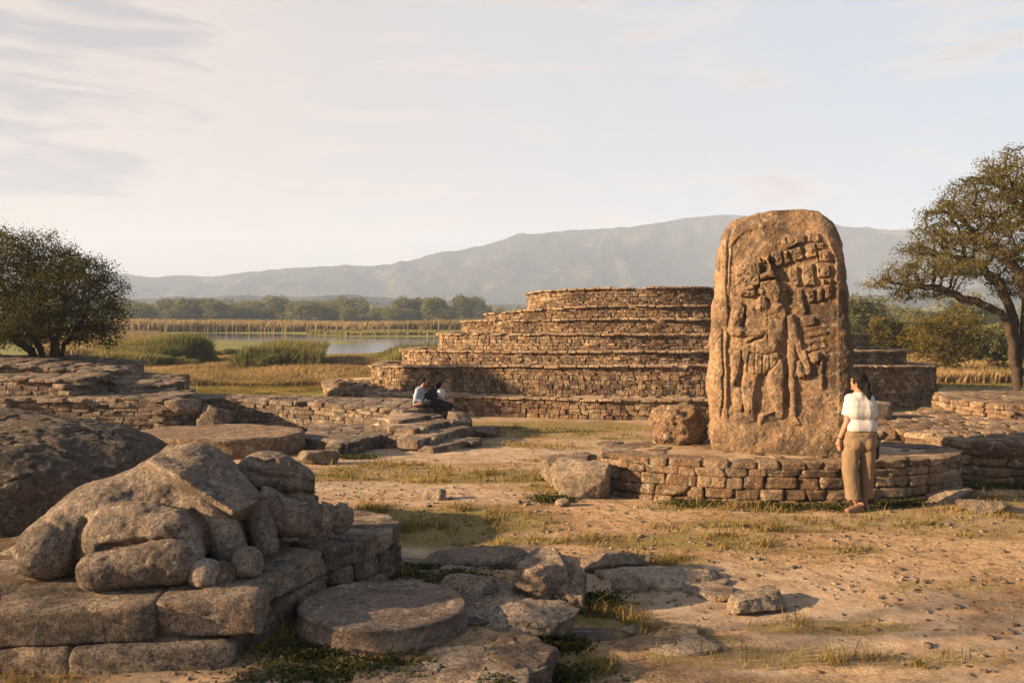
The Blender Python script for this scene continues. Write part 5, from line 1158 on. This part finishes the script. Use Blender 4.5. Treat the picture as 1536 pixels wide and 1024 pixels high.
# left-hand tree
Yl = 26.5; lb = np.array([at(75, 556, Yl)[0], Yl, -.95])
def U_(px, py, dy=0): return at(px, py, Yl+dy)-lb
E = [(U_(40, 420), (2.0, 2.0, 1.35)), (U_(110, 430, -.5), (1.5, 1.6, 1.0)), (U_(-20, 400, 0), (1.8, 1.8, 1.3)), (U_(70, 390, .5), (1.3, 1.4, .7)), (U_(150, 470, 0), (.9, 1.2, .6)), (U_(130, 410, .5), (.85, 1, .45)), (U_(-90, 440, 0), (1.6, 1.8, 1.5)), (U_(30, 470, -1), (1.9, 1.4, .8)), (U_(10, 365, 0), (1.0, 1.0, .5)), (U_(90, 490, .6), (1.4, 1.2, .5)), (U_(140, 500, .6), (.9, 1.0, .45)), (U_(20, 500, -.5), (1.6, 1.0, .5)), (U_(-60, 500, .4), (1.6, 1.2, .9)), (U_(-150, 430, .4), (1.8, 1.6, 1.5)), (U_(165, 440, .2), (.5, .6, .3)), (U_(55, 352, 0), (.6, .6, .25))]
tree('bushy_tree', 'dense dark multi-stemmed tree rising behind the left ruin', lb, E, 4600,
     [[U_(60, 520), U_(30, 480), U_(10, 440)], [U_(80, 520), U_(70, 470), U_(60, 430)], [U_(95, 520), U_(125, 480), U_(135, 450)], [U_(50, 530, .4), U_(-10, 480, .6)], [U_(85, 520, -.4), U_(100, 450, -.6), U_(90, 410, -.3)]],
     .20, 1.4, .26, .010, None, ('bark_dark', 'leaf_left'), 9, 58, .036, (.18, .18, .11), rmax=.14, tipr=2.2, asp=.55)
def bush(name, label, px, py, Y, w, h, seed, mats, n=500, nl=30, ls=.07, group=None, trunkh=.25, cat='shrub', lob=6):
    x = (px-CX)/F_PX*Y; z = float(Z0(Y)); rng = np.random.default_rng(seed)
    E = [((rng.uniform(-.5, .5)*w, rng.uniform(-.4, .4)*w, h*rng.uniform(.45, .72)), (w*rng.uniform(.32, .5), w*.4, h*rng.uniform(.22, .32))) for _ in range(lob)]+[((0, 0, h*.5), (w*.75, w*.6, h*.42))]
    st = [[(rng.uniform(-.1, .1)*w, rng.uniform(-.1, .1)*w, h*trunkh*.6), (rng.uniform(-.35, .35)*w, rng.uniform(-.3, .3)*w, h*trunkh*1.4)] for _ in range(4)]
    s = h/3.
    return tree(name, label, (x, Y, z), E, n, st, .20*s, 1.2*s, .28*s, .010*s, None, mats, seed, nl, ls, (.13*s, .13*s, .10*s), group, cat, rmax=.10*s, tipr=2.2)
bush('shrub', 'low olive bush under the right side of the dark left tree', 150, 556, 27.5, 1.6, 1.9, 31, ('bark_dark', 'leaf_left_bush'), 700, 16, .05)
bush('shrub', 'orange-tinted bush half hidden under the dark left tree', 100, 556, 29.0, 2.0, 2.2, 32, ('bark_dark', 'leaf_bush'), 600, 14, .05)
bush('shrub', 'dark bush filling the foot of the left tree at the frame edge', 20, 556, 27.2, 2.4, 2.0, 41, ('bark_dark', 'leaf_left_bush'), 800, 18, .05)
bush('shrub', 'small golden bush between the left ruin and the reeds', 190, 560, 31.0, 1.0, 1.1, 33, ('bark_dark', 'leaf_bush'), 400, 14, .05)
bush('small_tree', 'yellow-green small tree with several stems beneath the large right tree\'s limbs', 1420, 551, 46.0, 2.5, 3.9, 34, ('bark', 'leaf_bush'), 1300, 20, .085, cat='tree', trunkh=.4, lob=8)
bush('small_tree', 'dull green round tree in the distance just right of the carved stone', 1292, 530, 74.0, 3.0, 5.4, 35, ('bark_dark', 'leaf_far'), 600, 26, .14, cat='tree')
bush('small_tree', 'pale rusty bushy tree between the distant round tree and the yellow-green one', 1335, 540, 60.0, 2.3, 3.3, 36, ('bark', 'leaf_bush'), 600, 24, .11, cat='tree')
bush('small_tree', 'dark low tree behind the trunk of the large right tree', 1500, 552, 50.0, 3.4, 3.2, 37, ('bark', 'leaf_far'), 700, 24, .10, cat='tree')
bush('small_tree', 'bushy tree just behind the mound\'s right edge, among dry grass', 1285, 545, 52.0, 1.5, 2.4, 38, ('bark', 'leaf_bush'), 500, 20, .09, cat='tree')

# a tree standing left of the frame: its long shadow dapples the foreground
E = [((0, 0, 4.2), (2.6, 2.4, 1.0)), ((1.2, .8, 5.2), (1.8, 1.6, .8)), ((-1, -.8, 5.3), (1.8, 1.6, .8)), ((.2, 1.6, 3.6), (1.6, 1.2, .7)), ((.4, -1.8, 3.8), (1.5, 1.3, .7))]
tree('shade_tree', 'spreading tree standing to the left of the platform, casting dappled shade over the foreground', (-13.6, 1.3, 0), E, 700, [[(0, 0, 1.6), (.6, .6, 3.2)], [(0, 0, 1.6), (-.6, -.6, 3.2)], [(0, 0, 1.6), (.3, -1.0, 3.0)]], .26, 1.6, .34, .013, None, ('bark', 'leaf_right'), 77, 5, .06, (.15, .15, .09), rmax=.25, tipr=2.2)
# distant tree line: six kinds, copied
protos = []
rng = np.random.default_rng(12)
def protot(sd, w, h, lob, mat):
    rg = np.random.default_rng(sd); b = Bag(); cl = []
    E = [((rg.uniform(-.6, .6)*w, rg.uniform(-.5, .5)*w, h*rg.uniform(.35, .78)), (w*rg.uniform(.28, .46), w*.4, h*rg.uniform(.14, .24))) for _ in range(lob)]+[((0, 0, h*.5), (w*.7, w*.6, h*.38)), ((0, 0, h*.25), (w*.85, w*.6, h*.25))]
    P_ = in_ells(900, E, rg, .55); V, Q, T = leaves(P_, 7, (.35, .35, .25), .26, rg, .6, .7)
    N = [np.zeros(3)]; par = [-1]
    for k_ in range(5):
        pr = 0
        tgt = np.array(E[k_][0])
        for f in (.3, .6, .9): N.append(tgt*np.array([f*.8, f*.8, f])+rg.normal(size=3)*.15); par.append(pr); pr = len(N)-1
    N = np.array(N); r = np.linspace(.38, .1, len(N)); TV, TQ = tubes(N, np.array(par), r)
    return mk('trunk', TV, TQ), mk('crown', V, Q, False, T), mat
for k_ in range(6): protos.append(protot(900+k_, rng.uniform(4.5, 7.), rng.uniform(7.5, 10.5), 7, 'leaf_far'))
for k_, (tm, cm, mt_) in enumerate(protos): tm.materials.append(MAT['bark_dark']); cm.materials.append(MAT[mt_])
k_ = 0
spots = [(px+rng.uniform(-6, 6), rng.uniform(290, 335)) for px in range(170, 700, 15)]+[(px+rng.uniform(-8, 8), rng.uniform(340, 400)) for px in range(180, 760, 19)]+[(px+rng.uniform(-8, 8), rng.uniform(120, 210)) for px in range(1270, 1540, 20)]+[(px, rng.uniform(300, 380)) for px in range(-60, 170, 30)]+[(px, rng.uniform(300, 380)) for px in range(780, 1270, 60)]
for (px, Y) in spots:
    tm, cm, mt_ = protos[k_ % 6]; near_ = Y < 250; s = rng.uniform(.6, 1.3)*(.52 if near_ else 1)
    t = thing('distant_tree', 'hazy round-crowned tree in the wooded belt beyond the marsh' if not near_ else 'hazy mid-distance tree in the scrub right of the carved stone', 'tree', ((px-CX)/F_PX*Y, Y, -1.2), 'trees of the wooded belt beyond the marsh' if not near_ else 'trees in the scrub beyond the right field')
    t.scale = (s*rng.uniform(.85, 1.6), s, s*rng.uniform(.6, 1.12)); t.rotation_euler = (0, 0, rng.uniform(0, 6.28))
    ob('trunk', tm, None, t); ob('crown', cm, None, t); k_ += 1
for i in range(26):
    px = rng.uniform(130, 470) if i < 18 else rng.uniform(555, 680); Y = rng.uniform(50, 74) if i < 18 else rng.uniform(46, 60)
    x = (px-CX)/F_PX*Y
    if lake_sd(np.array([x]), np.array([Y]))[0] < 2: Y = 50; x = (px-CX)/F_PX*Y
    tm, cm, mt_ = protos[i % 6]; s = rng.uniform(.08, .15); t = thing('marsh_shrub', 'rounded green shrub among the reeds on the near side of the marsh', 'shrub', (x, Y, float(Z0(Y))-.25), 'shrubs among the near reeds')
    t.scale = (s*rng.uniform(1.1, 1.9), s*1.2, s*rng.uniform(.85, 1.1)); t.rotation_euler = (0, 0, rng.uniform(0, 6.28)); ob('trunk', tm, None, t); ob('crown', cm, None, t)
# far-off woods fading into haze: one mass
b = Bag(); n = 950; Yf = rng.uniform(430, 1150, n); Xf = rng.uniform(-.75, .75, n)*Yf
cl = np.c_[Xf, Yf, np.full(n, 2.5)]
P_ = np.repeat(cl, 26, 0)+rng.normal(size=(n*26, 3))*np.array([5, 4, 2.2]); P_[:, 2] = np.abs(P_[:, 2])
V, Q, T = leaves(P_, 1, (.5, .5, .3), 1.5, rng, .6, .8)
ob('forest', mk('forest', V, Q, False, T), MAT['leaf_far'], None, 'far-off woods fading into haze below the hills', 'forest', kind='stuff')

# grasses and reeds: curved blades, one mass per kind of ground cover
def blades(x, y, z, h, w, rng, lean=.3, tint=None, wind=(.15, 0)):
    n = len(x); yaw = rng.uniform(0, 2*math.pi, n); dx, dy = np.cos(yaw), np.sin(yaw); ly = rng.uniform(0, 2*math.pi, n); lx, lyy = np.cos(ly)*lean*rng.random(n)+wind[0], np.sin(ly)*lean*rng.random(n)+wind[1]
    P0 = np.stack([x-dx*w, y-dy*w, z], -1); P1 = np.stack([x+dx*w, y+dy*w, z], -1)
    P2 = np.stack([x+lx*h*.35+dx*w*.8, y+lyy*h*.35+dy*w*.8, z+h*.6], -1); P3 = np.stack([x+lx*h*.35-dx*w*.8, y+lyy*h*.35-dy*w*.8, z+h*.6], -1); P4 = np.stack([x+lx*h, y+lyy*h, z+h], -1)
    V = np.stack([P0, P1, P2, P3, P4], 1).reshape(-1, 3); k_ = np.arange(n)*5
    t = rng.random(n) if tint is None else tint
    return V, [np.stack([k_, k_+1, k_+2, k_+3], -1), np.stack([k_+3, k_+2, k_+4], -1)], np.repeat(np.stack([t, t], -1), 5, 0)
def field(name, label, mat, n, xr, yr, h, w, seed, mask, cat='grass', lean=.3, hn=.35, fr=.05, ypow=1.0):
    rg = np.random.default_rng(seed); y = yr[0]+(yr[1]-yr[0])*rg.random(n)**ypow; px = rg.uniform(xr[0], xr[1], n); x = (px-CX)/F_PX*y
    mk_ = mask(x, y, px); k_ = mk_ > 0; hf = sstep(mk_[k_]*1.0) if mk_.dtype != bool else 1.0; x = x[k_]; y = y[k_]
    hh = h*(1+hn*fbm(p3(x*fr, y*fr, seed), 4, seed)*2)*rg.uniform(.55, 1.15, len(x)); hh = np.clip(hh, h*.15, None)*(.15+.85*hf if not isinstance(hf, float) else 1)
    V, F, T = blades(x, y, terr(x, y, False)-.02, hh, w*rg.uniform(.6, 1.4, len(x)), rg, lean, np.clip(.5+fbm(p3(x*fr*2, y*fr*2, seed+5), 3, seed)+rg.normal(size=len(x))*.22, 0, 1))
    ob(name, mk(name, V, F, False, T), MAT[mat], None, label, cat, kind='stuff'); print(name, len(x))
offl = lambda x, y: (lake_sd(x, y) > 1.5)
mnd = lambda x, y: ((x-MC[0])/13.8)**2+((y-MC[1])/9)**2 > 1
field('reeds', 'golden reed bed along the far shore of the marsh water', 'reed_gold', 42000, (120, 1000), (160, 205), 2.1, .16, 1, lambda x, y, p: offl(x, y) & (y > 163+.0*x), 'reeds', .25, .15, .03, 1.4)
field('reeds', 'low green sedge strip between the water and the golden reed bed', 'reed_green', 16000, (430, 1000), (139, 152), .75, .16, 2, lambda x, y, p: offl(x, y), 'reeds', .3, .2, .03)
field('reeds', 'tall green reed thicket on the near shore of the marsh water', 'reed_green', 80000, (110, 480), (50, 61), .92, .045, 3, lambda x, y, p: offl(x, y)*np.clip((fbm(p3(x*.16, y*.16, 3), 4, 5)+.30+.2*sstep((p-250)/60)*sstep((478-p)/30)-.06)*3.2, 0, 1)*sstep((p-120)/40)*sstep((y-49.5)/2), 'reeds', .5, .8, .14, .8)
field('reeds', 'mixed green and straw rushes left of the marsh water', 'reed_gold', 34000, (60, 330), (62, 150), .7, .08, 4, lambda x, y, p: offl(x, y) & (p < 240+rng.normal(size=len(x))*8), 'reeds', .35, .4, .06, 1.3)
field('reeds', 'green rushes on the near bank beside the mound', 'reed_green', 16000, (545, 760), (48, 74), .85, .05, 6, lambda x, y, p: (offl(x, y) & (fbm(p3(x*.15, y*.15, 3), 3, 5)+sstep((p-540)/70) > .25))*sstep((p-545)/60)*sstep((74-y)/8), 'reeds', .4, .5, .12)
field('tall_grass', 'dry golden grass meadow between lawn and reeds', 'grass_gold', 90000, (60, 660), (39.5, 66), .36, .020, 7, lambda x, y, p: offl(x, y) & mnd(x, y), 'grass', .6, .6, .25, 1.3)
field('tall_grass', 'dry tawny grass field around the right-hand trees', 'grass_gold', 45000, (1240, 1700), (41, 85), .42, .028, 8, lambda x, y, p: mnd(x, y), 'grass', .5, .4, .12, 1.5)
field('scrub', 'low bushy scrub beyond the right-hand grass field', 'leaf_bush', 16000, (1240, 1640), (70, 120), 1.3, .16, 9, lambda x, y, p: fbm(p3(x*.1, y*.1, 8), 3, 8) > .0, 'scrub', .5, .5, .08)
field('lawn_grass', 'short green lawn grass behind the long wall', 'grass_near', 60000, (200, 560), (27, 40), .07, .012, 10, lambda x, y, p: mnd(x, y) & (rng.random(len(x)) > np.exp(-((y-29.5)/1.6)**2)*.9), 'grass', .6, .4, .2)
field('lawn_grass', 'short tufty grass beside the right-hand dirt path', 'grass_near', 36000, (1330, 1700), (20, 41), .08, .012, 11, lambda x, y, p: mnd(x, y) & (np.abs(y-(36+.02*x)) > 2.2) & (y > 18), 'grass', .6, .4, .2)
# near tufts follow the grass patches
rg = np.random.default_rng(44); n = 1500000
y = 4.4+19*rg.random(n)**1.6; x = (rg.uniform(-100, 1640, n)-CX)/F_PX*y; x = x[:]
m = gmask(x, y)*(.35+.9*sstep((fbm(p3(x*1.7, y*1.7, 6), 3, 61)+.12)*3)); tf = sstep((fbm(p3(x*5, y*5, 6), 3, 62)+.1)*3.5); k_ = rg.random(n) < np.clip(m, 0, 1)**1.6*.75*(.12+.88*tf)
def blocked(x, y):
    r = inpoly(x, y, FP)
    for P_ in (poly, [tuple(p) for p in zip(PC[0]+pa*np.cos(th_), PC[1]+pb*np.sin(th_))], [(5.2, 13.7), (7, 12.3), (12, 12), (12.5, 17), (5.3, 16)], [tuple(p) for p in lwp], [(-4.45, 17.6), (-3.2, 16.2), (-2.4, 18.3), (-2.6, 20.3), (-4.6, 20)], [(-2.4, 18.4), (-1.4, 17), (-.7, 18), (-1.4, 20), (-2.4, 20)]): r |= inpoly(x, y, P_)
    r |= ((x+5.75)/1.7)**2+((y-16.75)/1.15)**2 < 1; r |= ((x+.93)/.62)**2+((y-6.16)/.52)**2 < 1; r |= ((x+4.85)/1.6)**2+((y-8.35)/1.3)**2 < 1
    return r
th_ = np.linspace(0, 2*math.pi, 60, endpoint=False); poly = FP
k_ &= ~blocked(x, y)
x, y, tf = x[k_], y[k_], tf[k_]; n = len(x); print('near grass', n)
V, F, T = blades(x, y, terr(x, y)-.004, rg.lognormal(-3.3, .5, n)*(.6+.8*tf), .003*rg.uniform(.6, 1.5, n)*np.clip(y/7, 1, 2.2), rg, 1.1, np.clip(.55+.6*fbm(p3(x*.6, y*.6, 2), 3, 4)+rg.normal(size=n)*.2, 0, 1))
ob('grass', mk('grass', V, F, False, T), MAT['grass_near'], None, 'patchy dry and green grass over the bare ground', 'grass', kind='stuff')
# darker leafy weeds at the feet of walls and rocks
W_ = [(-1.15, 6.3, .25), (-1.35, 5.7, .3), (-.5, 7.25, .3), (.62, 6.9, .22), (.35, 6.1, .2), (.3, 5.6, .22), (-.62, 6.9, .2), (-.85, 7.3, .15), (.7, 7.1, .2), (.0, 5.1, .2), (3.3, 10.65, .35), (3.9, 10.62, .4), (2.3, 10.75, .35), (4.8, 10.75, .35), (6.2, 12.0, .5), (7.2, 12.15, .5), (5.9, 11.6, .3), (.5, 10.95, .3), (-.8, 7.9, .2), (-.85, 5.4, .3), (-3.0, 16.0, .5), (-1.4, 5.3, .3), (8.4, 12.1, .5)]
xs = []; ys = []
for (a, c, s) in W_: m = int(900*s/.3); xs.append(a+rg.normal(size=m)*s*.5); ys.append(c+rg.normal(size=m)*s*.32)
x = np.concatenate(xs); y = np.concatenate(ys); k_ = ~blocked(x, y); x, y = x[k_], y[k_]; n = len(x); P_ = np.stack([x, y, terr(x, y)+rg.random(n)**1.5*.055], -1)
V, Q, T = leaves(P_, 2, (.012, .012, .008), .016, rg, .8, .55)
ob('weeds', mk('weeds', V, Q, False, T), MAT['weed'], None, 'small dark green weeds at the feet of the walls and rocks', 'weeds', kind='stuff')

# ------------------------------------------------------------------ air, sky, sun, camera
def haze():
    V, Q = tmpl(1); me = mk('haze', V*np.array([2900, 1650, 140])+np.array([0, 1420, 136.5]), Q, False)
    m, t, N, L = nt('haze_air'); v = N.new('ShaderNodeVolumePrincipled'); v.inputs['Color'].default_value = (.60, .74, 1.0, 1); v.inputs['Density'].default_value = HAZE_D; v.inputs['Anisotropy'].default_value = .0
    o = N.new('ShaderNodeOutputMaterial'); L.new(v.outputs[0], o.inputs['Volume']); ob('haze', me, m, None, 'thin pale haze in the air over the whole valley', 'haze', kind='stuff')
SUN_EL, SUN_AZ = R(17), R(13)       # azimuth: how far the sun stands towards the camera from due left
DN = True
HAZE_D = .00036
haze()
to_sun = Vector((-math.cos(SUN_EL)*math.cos(SUN_AZ), -math.cos(SUN_EL)*math.sin(SUN_AZ), math.sin(SUN_EL)))
sd_ = bpy.data.lights.new('sun', 'SUN'); sd_.energy = 5.0; sd_.angle = R(.6); sd_.color = (1, .70, .41)
so_ = bpy.data.objects.new('sun', sd_); COL.objects.link(so_); so_.rotation_euler = to_sun.to_track_quat('Z', 'Y').to_euler()
w = bpy.data.worlds.new('World'); S.world = w; w.use_nodes = True; t = w.node_tree; N, L = t.nodes, t.links; N.clear()
sky = N.new('ShaderNodeTexSky'); sky.sky_type = 'NISHITA'; sky.sun_disc = False; sky.sun_elevation = SUN_EL
sky.sun_rotation = math.atan2(to_sun.x, to_sun.y); sky.air_density = 1.0; sky.dust_density = 3.0; sky.ozone_density = 1.0; sky.altitude = 0
VEIL_L, VEIL_R = (3.75, 3.2, 2.85), (2.75, 3.25, 3.9); CL_A, CL_B = (4.2, 3.6, 3.3), (2.5, 2.4, 2.55)
tc = N.new('ShaderNodeTexCoord'); sx = N.new('ShaderNodeSeparateXYZ'); L.new(tc.outputs['Generated'], sx.inputs[0])
# soft streaky clouds: banks that lie in given directions of the sky, broken up by noise
def gauss(x0, wx_, z0, wz_, amp):
    a_ = mth(N, L, 'POWER', mth(N, L, 'ABSOLUTE', mth(N, L, 'DIVIDE', mth(N, L, 'SUBTRACT', sx.outputs[0], x0), wx_)), 2.0); b_ = mth(N, L, 'POWER', mth(N, L, 'ABSOLUTE', mth(N, L, 'DIVIDE', mth(N, L, 'SUBTRACT', sx.outputs[2], z0), wz_)), 2.0)
    return mth(N, L, 'MULTIPLY', mth(N, L, 'EXPONENT', mth(N, L, 'MULTIPLY', mth(N, L, 'ADD', a_, b_), -1.0)), amp)
msk = gauss(-.50, .16, .21, .085, .23)
for g_ in [(-.36, .09, .285, .03, .13), (-.40, .30, .135, .022, .12), (-.2, .3, .10, .014, .09), (.08, .10, .145, .012, .12), (.20, .06, .150, .010, .10), (.10, .03, .113, .008, .13), (-.09, .06, .105, .008, .10), (.7, .3, .25, .05, .06), (-.9, .3, .3, .1, .15)]: msk = mth(N, L, 'ADD', msk, gauss(*g_))
mp = N.new('ShaderNodeMapping'); mp.inputs['Scale'].default_value = (5.5, 5.5, 34); mp.inputs['Rotation'].default_value = (0, .05, 0); L.new(tc.outputs['Generated'], mp.inputs[0])
n1 = noise(N, L, mp.outputs[0], 1.0, 10, .6, .5)
cov = mth(N, L, 'ADD', n1.outputs[0], msk)
cr = ramp(N, [(.55, 0.0), (.68, 1.0)]); L.new(cov, cr.inputs[0])
sky_c = sky.outputs[0]
# a thin pale veil lies low in the sky and clears overhead
vz = N.new('ShaderNodeMapRange'); vz.interpolation_type = 'SMOOTHSTEP'; vz.inputs[1].default_value = .30; vz.inputs[2].default_value = .60; vz.inputs[3].default_value = .97; vz.inputs[4].default_value = .0; L.new(sx.outputs[2], vz.inputs[0])
vside = mix(N, L, mth(N, L, 'MULTIPLY_ADD', sx.outputs[0], 1.0, .5, clamp=True), VEIL_L, VEIL_R)
thin = mix(N, L, vz.outputs[0], sky_c, vside)
cc2 = mix(N, L, mth(N, L, 'MULTIPLY_ADD', cov, 6.0, -3.6, clamp=True), CL_A, CL_B)
c = mix(N, L, mth(N, L, 'MULTIPLY', mth(N, L, 'MULTIPLY', cr.outputs[0], .95), vz.outputs[0]), thin, cc2)
bg = N.new('ShaderNodeBackground'); L.new(c, bg.inputs[0]); bg.inputs[1].default_value = .05
o = N.new('ShaderNodeOutputWorld'); L.new(bg.outputs[0], o.inputs[0])
cam = bpy.data.cameras.new('camera'); co_ = bpy.data.objects.new('camera', cam); COL.objects.link(co_); S.camera = co_
cam.lens = 30; cam.sensor_width = 36; cam.shift_y = -42/1536; cam.clip_end = 9000; cam.clip_start = .05
co_.location = (0, 0, CAM_Z); co_.rotation_euler = (R(90), 0, 0)
S.view_settings.view_transform = 'Standard'; S.view_settings.look = 'None'; S.view_settings.exposure = 2.0; S.view_settings.gamma = 1
S.render.engine = 'CYCLES'; S.cycles.use_denoising = DN; S.cycles.max_bounces = 6; S.cycles.diffuse_bounces = 3; S.cycles.volume_bounces = 1; S.cycles.transparent_max_bounces = 8; S.cycles.volume_step_rate = 5; S.cycles.sample_clamp_indirect = 6
